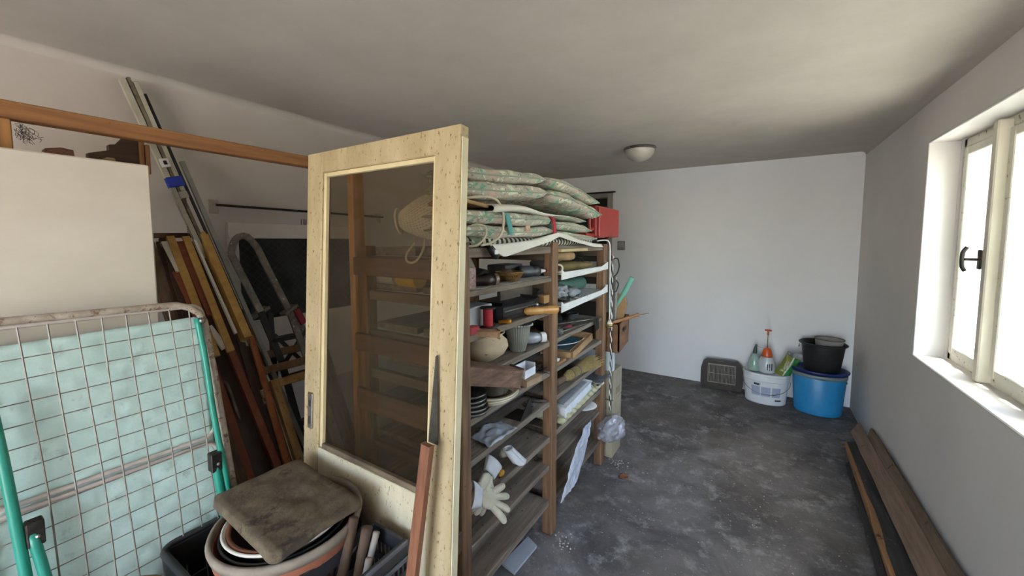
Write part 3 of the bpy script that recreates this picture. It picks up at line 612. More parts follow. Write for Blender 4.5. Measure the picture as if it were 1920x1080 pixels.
# curtain rails bundle
rb = thing('curtain_rail_bundle', 'bundle of pale curtain rails taped with blue tape leaning on left wall', 'rails', (-2.1, 1.2, 0))
A_, C_ = Vector((-2.47, .605, 2.28)), Vector((-2.36, .83, 1.50)); dd = (C_-A_); foot = A_+dd*(2.26/.78)
pale = M('pale_rail', 'a9a491', 'bdb8a6', 12, .5, .1, c='5e523c', cscale=30, camt=.66); grimy = M('grimy_rail', '5c5240', '8c836c', 20, .8, .3)
def along(t_, o_): return A_+dd*t_+Vector(o_)
B().bar(along(0, (0, 0, 0)), along(2.8, (0, -.0, 0)), .016, .022, (1, 0, 0)).out('rail', pale, rb)
B().bar(along(.0, (.004, .022, .012)), along(2.7, (.0, .016, 0)), .010, .014, (1, 0, 0)).out('rail', grimy, rb)
B().bar(along(.02, (.006, .040, .015)), along(.62, (.004, .036, 0)), .014, .018, (1, 0, 0)).out('rail', pale, rb)
B().bar(along(.06, (.006, .062, .0)), along(2.7, (.0, .040, 0)), .006, .012, (1, 0, 0)).out('black_rail', black_pl, rb)
B().bar(along(.44, (.012, .085, 0)), along(2.6, (.0, .060, 0)), .016, .016, (1, 0, 0)).out('grey_rail', M('grey_rail', '7f7f76', '8f8f86', 12, .5, .1), rb)
B().bar(along(.545, (.006, .02, 0)), along(.60, (.006, .02, 0)), .058, .03, (1, 0, 0)).out('blue_tape', M('blue_tape', '1d2f9a', '2b40b5', 9, .5, .1), rb)
B().bar(along(.44, (.018, .012, 0)), along(.485, (.018, .012, 0)), .03, .008, (1, 0, 0)).out('white_clip', white_pl, rb); B().bar(along(.452, (.024, .012, 0)), along(.470, (.024, .012, 0)), .008, .004, (1, 0, 0)).out('clip_hole', dk, rb)
B().bar(along(.63, (.012, .03, 0)), along(.665, (.012, .03, 0)), .03, .012, (1, 0, 0)).out('clip', pale, rb)
b = B()
for k in range(26):
    p = along(.67, (.02, .03, -k*.0115)); b.blob(p, (.003, .003, .0055), 1, 0)
b.out('bead_chain', grimy, rb, kind='stuff')
# ------------------------------------------------------------------ cushions on top of the rack
def fabric():
    m = M('floral_fabric', 'a9a294', 'bab4a5', 9, .95, .2); m = m.copy(); m.name = 'floral_cushion_fabric'; n = m.node_tree; N = n.nodes; L = n.links; p = N['Principled BSDF']
    tc = N.new('ShaderNodeTexCoord'); last = p.inputs['Base Color'].links[0].from_socket
    for col, sc_, lo, hi, off in (('cfd6bd', 16, .56, .60, 0), ('6fae93', 11, .60, .65, 5), ('c7a79c', 13, .63, .67, 11), ('8a8378', 30, .60, .64, 3)):
        mp = N.new('ShaderNodeMapping'); mp.inputs[1].default_value = (off, off*.7, off*1.3); mp.inputs['Scale'].default_value = (1, 1, 1.8); L.new(tc.outputs['Object'], mp.inputs[0])
        z = N.new('ShaderNodeTexNoise'); z.inputs['Scale'].default_value = sc_; z.inputs['Detail'].default_value = 2; z.inputs['Distortion'].default_value = 1.2; L.new(mp.outputs[0], z.inputs[0])
        r_ = N.new('ShaderNodeMapRange'); r_.inputs[1].default_value = lo; r_.inputs[2].default_value = hi; L.new(z.outputs[0], r_.inputs[0])
        x = N.new('ShaderNodeMix'); x.data_type = 'RGBA'; L.new(r_.outputs[0], x.inputs[0]); L.new(last, x.inputs[6]); x.inputs[7].default_value = rgb(col); last = x.outputs[2]
    L.new(last, p.inputs['Base Color']); return m
fab = fabric(); pipe = M('cushion_piping', '8f9a86', 'a3ad99', 20, .9, 0)
def cushion(label, line, x0, x1, th, seed, group='floral cushions on the rack', yaw_=0):
    """puffy slab following line [(y,z)..] in the yz plane, x0..x1 wide"""
    mid = line[len(line)//2]; t = thing('cushion', label, 'cushion', ((x0+x1)/2, mid[0], mid[1]-th/2), group)
    n = 26; ns = 20
    def cl(u):
        f = u*(len(line)-1); i = min(int(f), len(line)-2); k = f-i; a, c = line[i], line[i+1]
        return a[0]+(c[0]-a[0])*k, a[1]+(c[1]-a[1])*k
    def pf(u, v, top):
        y, z = cl(u); U_, V_ = 2*u-1, 2*v-1
        h = (max(0, 1-abs(U_)**6)*max(0, 1-abs(V_)**6))**.38*th/2
        q = Vector((x0*3+V_*1.6, y*6, seed*3+top)); h *= 1+.35*noise.noise(q*1.3)
        x = x0+(x1-x0)*v + .006*noise.noise(Vector((y*9, seed, 0)))
        return (x - (1 if x1 > x0 else -1)*0, y+.008*noise.noise(Vector((x*9, seed, 4))), z + (h if top else -h) + .004*noise.noise(Vector((x*8, y*8, seed))))
    b = B(); b.grid(lambda u, v: pf(u, v, 1), n, ns); b.grid(lambda u, v: pf(u, v, 0), n, ns)
    bmesh.ops.remove_doubles(b.bm, verts=b.bm.verts[:], dist=.0008); b.out('pad', fab, t, smooth=True)
    pts = [pf(0, i/12, 1) for i in range(13)] + [pf(i/20, 1, 1) for i in range(1, 21)] + [pf(1, 1-i/12, 1) for i in range(1, 13)] + [pf(1-i/20, 0, 1) for i in range(1, 20)]
    B().tube(pts, .0035, 6, close=True).out('piping', pipe, t, smooth=True); return t
XA, XB = -1.37, -.862
c_spec = [
 ('floral grey green cushion lowest of the near pile under teal band', [(1.03, 1.588), (1.3, 1.583), (1.5, 1.59), (1.77, 1.597)], .048),
 ('floral cushion of the near pile lying just above the lowest one', [(1.02, 1.637), (1.3, 1.642), (1.5, 1.647), (1.75, 1.653)], .055),
 ('floral cushion of the near pile lying over the white folded sheet', [(1.02, 1.727), (1.25, 1.742), (1.45, 1.76), (1.68, 1.778)], .064),
 ('floral cushion topmost of the near pile with mint flowers', [(1.02, 1.782), (1.25, 1.80), (1.45, 1.822), (1.66, 1.838)], .05)]
for i, (l, ln, th) in enumerate(c_spec): cushion(l, ln, -1.02, XB, th, i+1)
c_far = [
 ('floral cushion lowest of the far pile beside the red case', [(1.80, 1.585), (2.0, 1.58), (2.2, 1.572), (2.36, 1.565)], .045),
 ('floral cushion of the far pile just above its lowest, under red band', [(1.78, 1.635), (1.95, 1.632), (2.1, 1.625), (2.27, 1.612)], .048),
 ('pointed floral cushion drooping toward the red case, second from top', [(1.70, 1.775), (1.95, 1.77), (2.15, 1.752), (2.42, 1.715)], .075),
 ('floral cushion topmost of the far pile with mint flowers', [(1.68, 1.842), (1.9, 1.842), (2.1, 1.825), (2.36, 1.785)], .058)]
for i, (l, ln, th) in enumerate(c_far): cushion(l, ln, XA, XB+.004*i, th, i+7)
cushion('thin pinkish floral cushion sticking out under the white sheet at far end', [(1.80, 1.672), (2.0, 1.678), (2.2, 1.665)], XA, XB-.01, .026, 15)
# bands
def band(y, z0, z1, col, lab, lean_):
    pts = [(-.95, y-.01, z1+.002), (-.87, y, z1), (-.852, y+lean_*.3, z1-.012), (-.850, y+lean_*.6, (z0+z1)/2), (-.853, y+lean_, z0+.01), (-.88, y+lean_, z0)]
    b = B()
    for k, (dy) in enumerate((-.5, .5)): pass
    b.grid(lambda u, v: tuple(Vector(pts[min(int(u*5), 4)]).lerp(Vector(pts[min(int(u*5)+1, 5)]), u*5-min(int(u*5), 4))+Vector((0, (v-.5)*.032, 0))), 20, 2, .003)
    tag(b.out('fabric_band', M('band_'+col, col, col, 9, .8, .2), smooth=True), lab, 'band')
band(1.30, 1.57, 1.668, '5b9c98', 'teal fabric band tied round the near lower cushions', .05)
band(1.72, 1.575, 1.672, 'a52236', 'dark red band tied round the lower cushions at their middle', .03)
o = B().box(-.864, -.860, 1.475, 1.515, 1.588, 1.617, .001).out('care_label', M('care_label', 'c9b59a', 'a2695a', 60, .8, 0)); tag(o, 'small printed care label hanging from the lowest near cushion', 'label')
# cream folded sheets and table cloth corner
cloth = M('off_white_cloth', 'cdcabc', 'd9d6c8', 8, .85, .2)
def shf(u, v):
    y = 1.20+.62*u; return (-1.3+.452*v+.012*math.sin(u*4), y, 1.690-.014*u + .006*math.sin(u*9+v*5)*v - .028*max(0, u-.7)*v)
o = B().grid(shf, 26, 14, .004).grid(lambda u, v: tuple(Vector(shf(u, v))-Vector((.0, -.03*u, .026-.028*u))), 26, 14, .004)
o.grid(lambda u, v: tuple(Vector(shf(u, 1)) - Vector((-.012*math.sin(v*PI), 0, (.026-.028*u)*v))), 26, 6, .003)
tag(o.out('folded_sheet', cloth, smooth=True), 'off-white folded sheet sandwiched in the middle of the cushion pile', 'sheet')
o = B().grid(lambda u, v: (-1.0+.14*v, 1.03+.17*u, 1.673+.016*math.sin(v*PI)*math.cos(u*1.4)+.012*(1-u)*v), 10, 10, .012)
tag(o.out('paper_bag', M('orange_paper', '9a7a52', 'b8996c', 7, .8, .2), smooth=True), 'tan paper bag between near cushions beside the cream cord', 'bag')
TC = [(1.20, 1.535, 1.515), (1.28, 1.535, 1.487), (1.40, 1.542, 1.505), (1.55, 1.553, 1.528), (1.68, 1.575, 1.548), (1.78, 1.590, 1.572), (1.88, 1.583, 1.556), (2.05, 1.556, 1.536), (2.25, 1.535, 1.515), (2.42, 1.528, 1.511)]
def tcf(u, v):
    f = u*(len(TC)-1); i = min(int(f), len(TC)-2); k = f-i; y = TC[i][0]*(1-k)+TC[i+1][0]*k; zt = TC[i][1]*(1-k)+TC[i+1][1]*k; zb = TC[i][2]*(1-k)+TC[i+1][2]*k
    if v < .5: return (-1.1+.245*v*2, y, min(zt, 1.55)+.0*v) if False else (-1.1+.245*v*2, y, 1.529+(zt-1.529)*v*2)
    t = (v-.5)*2; return (-.855+.012*t, y, zt+(zb-zt)*t)
tag(B().grid(tcf, 40, 14, .003).out('table_cloth', M('cloth_white', 'd2d0c6', 'dedcd2', 8, .7, .1), smooth=True), 'white oilcloth with a pointed corner draped over the top rail of the rack', 'cloth')
stripe = M('striped_canvas', 'c8c4b4'); 
st2 = bpy.data.materials.new('striped_roll'); st2.use_nodes = True; N = st2.node_tree.nodes; L = st2.node_tree.links; p = N['Principled BSDF']
tcn = N.new('ShaderNodeTexCoord'); wv = N.new('ShaderNodeTexWave'); wv.inputs['Scale'].default_value = 9; wv.bands_direction = 'Y'; wv.inputs['Distortion'].default_value = .6; cr = N.new('ShaderNodeValToRGB')
cr.color_ramp.elements[0].position = .45; cr.color_ramp.elements[1].position = .5; cr.color_ramp.elements[0].color = rgb('2e2f2c'); cr.color_ramp.elements[1].color = rgb('bdb9a8')
L.new(tcn.outputs['Object'], wv.inputs[0]); L.new(wv.outputs[0], cr.inputs[0]); L.new(cr.outputs[0], p.inputs['Base Color']); p.inputs['Roughness'].default_value = .9
o = B().tube([(-.905, 1.10, 1.548), (-.905, 1.5, 1.545), (-.905, 1.9, 1.546), (-.905, 2.33, 1.548)], .02, 14)
tag(o.out('striped_roll', st2, smooth=True), 'black and cream striped rolled blanket under the lowest cushions', 'roll')
o = B().blob((-.91, 1.15, 1.552), (.03, .055, .022), 3, .5, 3, 4); tag(o.out('crumpled_foil', M('green_foil', '4f6a50', '8a937a', 30, .4, .4), smooth=True), 'crumpled green and silver packet on the near top corner of the rack', 'packet')
# red case
red = M('red_plastic', '8e2723', 'a0332d', 5, .45, .05)
t = thing('red_case', 'red plastic tool case standing upright on the far end of the rack', 'case', (-.91, 2.63, 1.56))
b = B().box(-.945, -.885, 2.42, 2.83, 1.572, 1.778, .012); b.box(-.884, -.868, 2.425, 2.826, 1.576, 1.772, .006); b.out('shell', red, t)
B().box(-.9, -.872, 2.60, 2.66, 1.758, 1.782, .003).out('latch', M('dark_latch', '4c1f1c', '5c2a26', 9, .5, 0), t); B().box(-.9, -.866, 2.60, 2.66, 1.566, 1.584, .003).out('latch', MATS['dark_latch'], t)
B().tube([(-.915, 2.425, 1.63), (-.915, 2.37, 1.63), (-.915, 2.37, 1.71), (-.915, 2.425, 1.71)], .010, 8).out('handle', MATS['red_plastic'], t, smooth=True)
o = B().box(-.98, -.90, 2.28, 2.42, 1.572, 1.60, .004); tag(o.out('red_lid', MATS['red_plastic']), 'flat red plastic lid lying between the cushions and the red case', 'lid')  # flat lid, built as a closed slab
o = B().blob((-.93, 2.46, 1.549), (.03, .05, .02), 3, .5, 4, 9).blob((-.91, 2.39, 1.545), (.02, .03, .016), 3, .5, 4, 2); tag(o.out('dark_straps', black_pl), 'small heap of dark straps under the red case', 'straps')
o = B().tube([(-.95, 2.47, 1.54), (-.87, 2.50, 1.556), (-.846, 2.55, 1.54), (-.844, 2.565, 1.45), (-.844, 2.575, 1.2), (-.844, 2.58, 1.02)], .0042, 8)
t = thing('pendant_socket', 'white cable with a lamp socket hanging down the last post', 'cable', (-.844, 2.57, 1.0))
o.out('cable', white_pl, t, smooth=True); B().lathe([(0, 0), (.012, 0), (.019, .01), (.02, .03), (.013, .038), (.007, .055), (0, .055)], (-.843, 2.58, .965), 16).out('socket', M('socket_cream', 'c9bfae', 'd8cfbf', 12, .4, .1), t, smooth=True)
B().lathe([(.012, 0), (.022, .004), (.023, .02), (.012, .024)], (-.843, 2.58, .968), 16).out('brass_ring', M('brass', '8f7c4a', 'ab955c', 12, .35, 0, metal=.8), t, smooth=True)
# twisted black and white cord
b = B(); b2 = B()
n = 150
for par, bb_ in ((0, b), (PI, b2)):
    bb_.tube([(-.842+.004*math.cos(i*.55+par), 2.615+.004*math.sin(i*.55+par)-.004*math.sin(i*.03), 1.45-1.08*i/n) for i in range(n+1)], .0038, 5)
t = thing('twisted_cable', 'black and white twisted cord hanging down the far post of the rack', 'cord', (-.842, 2.615, .37)); b.out('white_strand', white_pl, t); b2.out('black_strand', black_pl, t)
o = B().tube([(-.85, 2.62, 1.42), (-.83, 2.68, 1.43), (-.825, 2.71, 1.38), (-.83, 2.69, 1.33), (-.845, 2.64, 1.30)], .0045, 7); tag(o.out('black_cable_loop', black_pl, smooth=True), 'upper loop of stiff black cable sticking out past the last post', 'cable', 'black cable loops')
o = B().tube([(-.85, 2.60, 1.22), (-.83, 2.66, 1.20), (-.825, 2.70, 1.25), (-.84, 2.69, 1.28)], .0045, 7); tag(o.out('black_cable_loop', black_pl, smooth=True), 'lower loop of stiff black cable sticking out past the last post', 'cable', 'black cable loops')
# cream cord loop and plug at the near end
crm = M('cream_cable', 'b9ae94', 'c8bda4', 9, .5, .05)
t = thing('cream_cable', 'cream cable looping out of the near cushions with white and black plug', 'cable', (-.86, 1.2, 1.5))
B().tube([(-.9, 1.06, 1.69), (-.855, 1.08, 1.70), (-.848, 1.17, 1.712), (-.846, 1.24, 1.70), (-.843, 1.275, 1.65), (-.843, 1.26, 1.58), (-.846, 1.20, 1.545), (-.86, 1.15, 1.535)], .005, 8).out('cord', crm, t, smooth=True)
B().tube([(-.9, 1.08, 1.53), (-.852, 1.11, 1.535), (-.848, 1.16, 1.565), (-.849, 1.165, 1.60), (-.855, 1.13, 1.61), (-.88, 1.10, 1.60)], .0045, 8).out('cord', crm, t, smooth=True)
B().tube([(-.85, 1.195, 1.525), (-.848, 1.215, 1.505), (-.848, 1.235, 1.487)], [.013, .016, .010], 10).out('black_plug', black_pl, t, smooth=True); B().box(-.836, -.830, 1.200, 1.222, 1.500, 1.518, .002).out('white_label', white_pl, t)
# white wicker basket and cord at the near end, behind the door pane
t = thing('wicker_basket', 'white wicker basket on the rack seen through the dirty door glass', 'basket', (-1.14, 1.02, 1.57))
b = B(); o_ = Vector((-1.115, 1.085, 1.635)); axb = Vector((.9, .50, .12)).normalized(); d_, a_, c_ = axes(axb)
def bsk(u, ang): 
    r_ = .090*math.sin(.30+u*1.3) ; return o_ + axb*(-.07+.17*u) + (a_*math.cos(ang)+c_*math.sin(ang))*r_
wk = M('white_wicker', 'dcd6c6', 'e8e2d4', 20, .8, .2)
for k in range(44):
    b.tube([bsk(i/8, 2*PI*k/44+.7*i/8) for i in range(9)], .0022, 4)
for i in range(14): b.tube([bsk(i/13, 2*PI*k/30) for k in range(30)], .0025, 4, close=True)
b.out('weave', wk, t)
B().grid(lambda u, v: tuple(o_+(bsk(u, 2*PI*v)-o_)*.985), 10, 30).out('lining', M('wicker_shade', 'b9b2a0', 'd6cfbd', (60, 60, 200), .8, .8), t, smooth=True)
B().tube([bsk(1, 2*PI*k/36) for k in range(36)], .006, 6, close=True).out('rim', wk, t, smooth=True)
B().lathe([(0, 0), (.05, 0), (.05, .006), (0, .006)], bsk(0, 0)*0+o_-axb*.072, 24, axb).out('bottom', wk, t)
o = B().tube([(-1.02, 1.03, 1.56), (-1.00, 1.0, 1.52), (-1.02, .985, 1.48), (-1.06, .985, 1.475), (-1.085, 1.0, 1.50), (-1.06, 1.02, 1.545)], .004, 7); tag(o.out('cable_loop', crm, smooth=True), 'pale cable loop hanging below the wicker basket behind the glass', 'cable')
# ------------------------------------------------------------------ shelf clutter helpers
def solo(b, name, mat, label, cat, smooth=False, group=None): return tag(b.out(name, mat, smooth=smooth), label, cat, group)
def cyl(p0, p1, r, seg=18): 
    p0, p1 = Vector(p0), Vector(p1); return B().lathe([(0, 0), (r, 0), (r, (p1-p0).length), (0, (p1-p0).length)], p0, seg, p1-p0)
def rod_(p0, p1, prof, seg=18):
    p0, p1 = Vector(p0), Vector(p1); l = (p1-p0).length; return B().lathe([(r, h*l) for r, h in prof], p0, seg, p1-p0)
grey_d = M('grey_dusty', '5a5856', '6f6c69', 14, .7, .2); drk = M('dark_metal', '26241f', '3d3a35', 20, .45, .2, metal=.4)
# L1 z=1.37
z = 1.37
solo(B().box(-.93, -.893, 1.115, 1.165, z, z+.082, .003), 'patterned_box', M('pink_pattern', '8d6a66', 'b8a5a0', 70, .8, .1, c='6a4a48', cscale=60, camt=.55), 'small pink and grey patterned box at the near end of first shelf', 'box')
t = thing('glass_jar', 'cloudy glass jar behind the patterned box on the first shelf', 'jar', (-.98, 1.21, z))
B().lathe([(0, 0), (.035, 0), (.038, .02), (.036, .08), (.022, .11), (.024, .13)], (-.985, 1.22, z+.001), 24).out('jar_body', M('cloudy_glass', '7e7a68', '8e8a78', 10, .15, 0, coat=.5), t, smooth=True)
t = thing('black_bottle', 'black ribbed cap bottle lying with its reddish end outward', 'bottle', (-.9, 1.27, z))
rod_((-.95, 1.20, z+.026), (-.90, 1.285, z+.026), [(0, 0), (.018, 0)]+[(.020+.002*(k % 2), .05+.06*k) for k in range(9)]+[(.026, .62), (.026, 1), (0, 1)]).out('body', M('brown_black', '1e1512', '33231d', 20, .3, .1), t, smooth=True)
rod_((-.898, 1.29, z+.026), (-.891, 1.302, z+.026), [(0, 0), (.024, 0), (.022, 1), (0, 1)]).out('cap_end', M('copper_end', '7d5b4f', '9d8478', 20, .3, .1), t)
def basket(c, r, h):
    t = thing('wicker_bowl', 'small shallow brown wicker bowl on the first shelf', 'basket', c); b = B(); m = M('brown_wicker', '6d4f2c', '94713f', 30, .8, .2)
    for k in range(40):
        a = 2*PI*k/40; b.tube([(c[0]+(r*.55)*math.cos(a), c[1]+(r*.55)*math.sin(a), c[2]+.003), (c[0]+r*.85*math.cos(a+.1), c[1]+r*.85*math.sin(a+.1), c[2]+h*.6), (c[0]+r*math.cos(a-.1), c[1]+r*math.sin(a-.1), c[2]+h)], .0018, 4)
    for i in range(7): q = i/6; b.tube([(c[0]+r*(.55+.45*q)*math.cos(2*PI*k/28), c[1]+r*(.55+.45*q)*math.sin(2*PI*k/28), c[2]+.004+h*q*.97) for k in range(28)], .0028, 4, close=True)
    b.out('weave', m, t); B().lathe([(0, .003), (r*.5, .003), (r*.9, h*.75)], c, 24).out('lining', dbrown, t)
basket((-.935, 1.46, z+.004), .062, .036)
solo(B().lathe([(0, 0), (.024, 0), (.034, .02), (.030, .042), (.018, .05), (0, .045)], (-.985, 1.51, z+.001), 24), 'turned_knob', M('grey_brown_wood', '6c5b4e', '84715f', 20, .7, .1), 'round grey brown wooden knob just behind the wicker bowl', 'knob', True)  # round turned wooden knob
t = thing('glue_bottle', 'dark grey bottle lying down with white and red nozzle', 'bottle', (-.93, 1.72, z))
rod_((-.98, 1.60, z+.031), (-.93, 1.72, z+.031), [(0, 0), (.026, 0), (.030, .08), (.030, .6), (.022, .7), (.026, .74), (.026, .98), (0, 1)]).out('body', M('slate_plastic', '34363a', '46484c', 8, .45, .05), t, smooth=True)
rod_((-.93, 1.72, z+.031), (-.912, 1.765, z+.031), [(0, 0), (.014, 0), (.006, .9), (0, 1)]).out('nozzle', white_pl, t, smooth=True); rod_((-.912, 1.765, z+.031), (-.900, 1.795, z+.031), [(0, 0), (.012, 0), (.010, 1), (0, 1)]).out('red_cap', M('deep_red', '7a2020', '932c2a', 8, .4, 0), t)
solo(B().box(-1.13, -1.02, 1.56, 1.72, z, z+.065, .004), 'dark_box', grey_d, 'dusty grey box at the back of the first shelf, behind the glue bottle', 'box')
solo(B().blob((-1.05, 1.38, z+.03), (.05, .05, .03), 3, .3, 3, 5), 'dark_cloth', M('black_cloth', '1d1c1d', '2b2a2b', 20, .9, .4), 'dark crumpled cloth at the back of the first shelf near the jar', 'cloth', True)
solo(B().grid(lambda u, v: (-.872-.10*u, 1.12+.62*v, z+.003+.004*noise.noise(Vector((u*4, v*14, 1)))), 8, 40, .001), 'newspaper_liner', M('newsprint', '9d9a92', 'bdb9b0', (60, 30, 30), .9, .2), 'crinkled newspaper strip lining the first shelf edge', 'newspaper')
# seen through the pane: white tin and yellow jar at the near end
t = thing('white_tin', 'pale tin lying at the near end of first shelf behind the door glass', 'tin', (-1.35, 1.12, z)); rod_((-1.42, 1.14, 1.402), (-1.26, 1.12, 1.402), [(0, 0), (.036, 0), (.036, 1), (0, 1)]).out('body', M('dusty_white_tin', 'a09a8e', 'b5afa4', 20, .6, .1), t, smooth=False)
solo(cyl((-1.24, 1.115, 1.400), (-1.13, 1.11, 1.400), .036), 'yellow_tin', M('yellow_tin', 'b98f24', 'c99f30', 10, .5, .05), 'yellow tin lying next to the pale tin behind the door glass', 'tin')
# L2 z=1.205
z = 1.205
solo(B().box(-1.03, -.94, 1.13, 1.335, z, z+.085, .004), 'grey_carton', M('pale_grey_card', '9a9ca0', 'aeb0b4', 8, .7, .1), 'pale grey carton at the near end of the second shelf', 'box')
t = thing('thread_spool', 'red thread spool with dark flanges standing on second shelf', 'spool', (-.905, 1.255, z))
cyl((-.905, 1.255, z), (-.905, 1.255, z+.006), .030).out('flange', drk, t); cyl((-.905, 1.255, z+.078), (-.905, 1.255, z+.084), .032).out('flange', drk, t)
B().lathe([(0, .006)]+[(.0195+.0008*(k % 2), .007+.0035*k) for k in range(21)]+[(0, .078)], (-.905, 1.255, z), 20).out('red_thread', M('red_thread', 'a3202c', 'bb2b38', (10, 10, 200), .7, .2), t, smooth=True)
solo(rod_((-.90, 1.325, z+.011), (-.868, 1.365, z+.011), [(0, 0), (.008, 0), (.008, .7), (.011, .72), (.011, 1), (0, 1)]), 'golden_cap', M('gold_cap', 'b07a20', 'c68f30', 9, .3, 0, metal=.6), 'small golden cap lying next to the red thread spool', 'cap', True)  # small cap lying on its side
solo(B().box(-.915, -.878, 1.11, 1.165, z, z+.028, .003), 'red_block', M('brick_red', '9e3038', 'ae3c44', 9, .6, .05), 'small red box at the near shelf edge left of the spool', 'box')
t = thing('black_case', 'long black zipped case lying on the second shelf', 'case', (-.97, 1.5, z)); blk = M('black_leather', '141417', '232327', 30, .4, .3)
B().obox((-.955, 1.50, z+.042), (Vector((.03, 1, .0)).normalized(), Vector((1, -.03, 0)).normalized(), (0, 0, 1)), (.29, .10, .062), .012).out('shell', blk, t)
B().tube([(-.902, 1.37, z+.045), (-.895, 1.64, z+.045)], .003, 6).out('zip', steel, t); B().blob((-.895, 1.645, z+.04), (.008, .012, .012), 2, .2).out('zip_pull', steel, t)
solo(B().blob((-.90, 1.66, z+.02), (.02, .03, .018), 3, .5, 4, 3).blob((-.89, 1.70, z+.012), (.012, .02, .011), 2, .5), 'metal_parts', drk, 'handful of dark metal parts between black case and turned handle', 'metal parts')
solo(B().obox((-1.0, 1.62, z+.085), ((0, 1, 0), (0, 0, 1), (1, 0, 0)), (.30, .075, .02), .003), 'grey_board', M('grey_board', '5b5048', '74675c', (40, 6, 40), .9, .2), 'grey wooden board standing upright at the back of second shelf', 'board')
solo(B().obox((-.915, 1.745, z+.055), ((0, 1, 0), (0, 0, 1), (1, 0, 0)), (.065, .042, .05), .003), 'wood_block', M('light_wood_block', '9a7347', 'b48d5e', (10, 10, 50), .7, .1), 'light wooden block above the turned handle beside the middle post', 'block')
solo(B().box(-.99, -.90, 1.66, 1.76, z, z+.033, .003), 'dark_tin_box', drk, 'flat dark tin under the light wooden block', 'tin')
solo(rod_((-.90, 1.53, z+.024), (-.805, 1.685, z+.020), [(0, 0), (.008, .0), (.012, .03)]+[(.0165+.0035*(k % 2), .06+.045*k) for k in range(11)]+[(.019, .6), (.021, .95), (.014, 1), (0, 1)]), 'turned_spindle', M('amber_wood', 'ac7a3c', 'c4924f', (20, 20, 6), .4, .05, coat=.3), 'amber turned wooden handle sticking out over the second shelf edge', 'handle', True)
solo(B().bar((-.93, 1.105, z+.012), (-.845, 1.235, z-.012), .034, .024, (0, 0, 1), .006), 'wooden_billet', M('pale_billet', '87654a', 'a58264', (10, 30, 30), .8, .2), 'short pale wooden billet jutting out under the red box', 'wood')
# L3 z=1.04
z = 1.04
t = thing('clay_pot', 'cream clay pot with dark stains on the third shelf', 'pot', (-.96, 1.27, z))
B().lathe([(0, 0), (.045, 0), (.055, .006), (.090, .03), (.106, .058), (.102, .082), (.084, .098), (.079, .106), (.092, .118), (.085, .121), (.07, .106), (.09, .07), (0, .02)], (-.985, 1.33, z+.004), 36, sx=1, sy=1.05).out('body', M('stained_clay', 'b5a185', 'c9b699', 9, .8, .2, c='5d4c3a', cscale=18, camt=.57), t, smooth=True)
t = thing('ribbed_pot', 'grey ribbed translucent flower pot beside the clay pot', 'pot', (-.93, 1.52, z))
b = B(); prof = [(0, 0), (.035, 0), (.048, .05), (.056, .10), (.058, .115), (.070, .122), (.068, .128), (.054, .115), (.046, .06), (0, .01)]
b.lathe(prof, (-.94, 1.54, z+.001), 64, wob=.035); b.out('body', M('grey_translucent', '77786f', '8b8c84', 10, .35, .05, coat=.3), t)
t = thing('clear_bottle', 'clear plastic bottle lying with white round cap outward', 'bottle', (-.93, 1.68, z))
rod_((-.99, 1.62, z+.030), (-.915, 1.715, z+.028), [(0, 0), (.026, 0), (.030, .1), (.026, .3), (.030, .5), (.027, .85), (.018, 1), (0, 1)]).out('body', M('hazy_pet', '8d9298', 'a9adb2', 25, .12, .6, coat=.6), t, smooth=True)
rod_((-.914, 1.716, z+.028), (-.898, 1.736, z+.028), [(0, 0), (.025, 0), (.025, 1), (0, 1)]).out('cap', white_pl, t)
solo(B().blob((-1.03, 1.66, z+.035), (.06, .09, .035), 3, .5, 4, 8).blob((-1.06, 1.50, z+.03), (.05, .06, .03), 3, .4, 4, 6), 'black_rubber', M('old_rubber', '221f1e', '343130', 20, .6, .3), 'black rubber scraps at the back of third shelf', 'rubber')
solo(B().blob((-.90, 1.745, z+.008), (.015, .012, .008), 2, .5, 4, 1), 'screw_packet', M('screw_packet', 'b2a8a0', '8a4a44', 60, .5, .1), 'tiny red and white packet beside the middle post', 'packet')
b = B().bar((-.93, 1.10, 1.065), (-.86, 1.365, .985), .10, .072, (0, 0, 1), .008)
solo(b, 'timber_block', M('rough_timber', '57453a', '86695a', (14, 14, 50), .9, .4, c='8a6a55', cscale=9, camt=.6), 'heavy rough timber block jutting from the near end of third shelf', 'timber')
# L4 z=.885
z = .885
t = thing('metal_pot', 'shiny metal pot behind the cable coil on fourth shelf', 'pot', (-.93, 1.36, z))
o = B().lathe([(0, 0), (.062, 0), (.066, .005), (.066, .085), (.069, .09), (.064, .09), (.062, .01), (0, .01)], (-.955, 1.36, z+.016), 32).out('body', M('old_chrome', '8b8570', 'a8a28c', 14, .25, .05, metal=.7), t, smooth=True); smooth_by_angle(o, 40)
B().tube(arc((-.955, 1.36, z+.095), .066, -1.2, 1.9, 12, (1, 0, -.25), (0, 1, .2)), .0025, 6).out('wire_bail', steel, t)
b = B()
for k in range(6):
    rr = .075+.009*(k % 3); b.tube([(-.925+.9*rr*math.cos(a), 1.34+1.25*rr*math.sin(a), z+.006+.0055*k+.004*math.sin(a+k)) for a in [2*PI*i/32 for i in range(32)]], .0042, 6, close=True)
solo(b, 'cable_coil', crm, 'coil of cream cable lying round the metal pot', 'cable coil', True)
t = thing('metal_dishes', 'stack of dull metal lids at the near end of fourth shelf', 'lids', (-.93, 1.17, z))
for k in range(5): 
    o = B().lathe([(0, .0), (.055, .0), (.062, .012), (.058, .013), (0, .004)], (-.925+R.uniform(-.008, .006), 1.175+R.uniform(-.008, .012), z+.001+.016*k), 28).out('lid', M('dull_tin', '5b5955', '8b8984', 16, .3, .1, metal=.8), t, smooth=True)
t = thing('white_box', 'open white plastic box on a wooden base, fourth shelf', 'box', (-.92, 1.56, z+.03))
b = B(); 
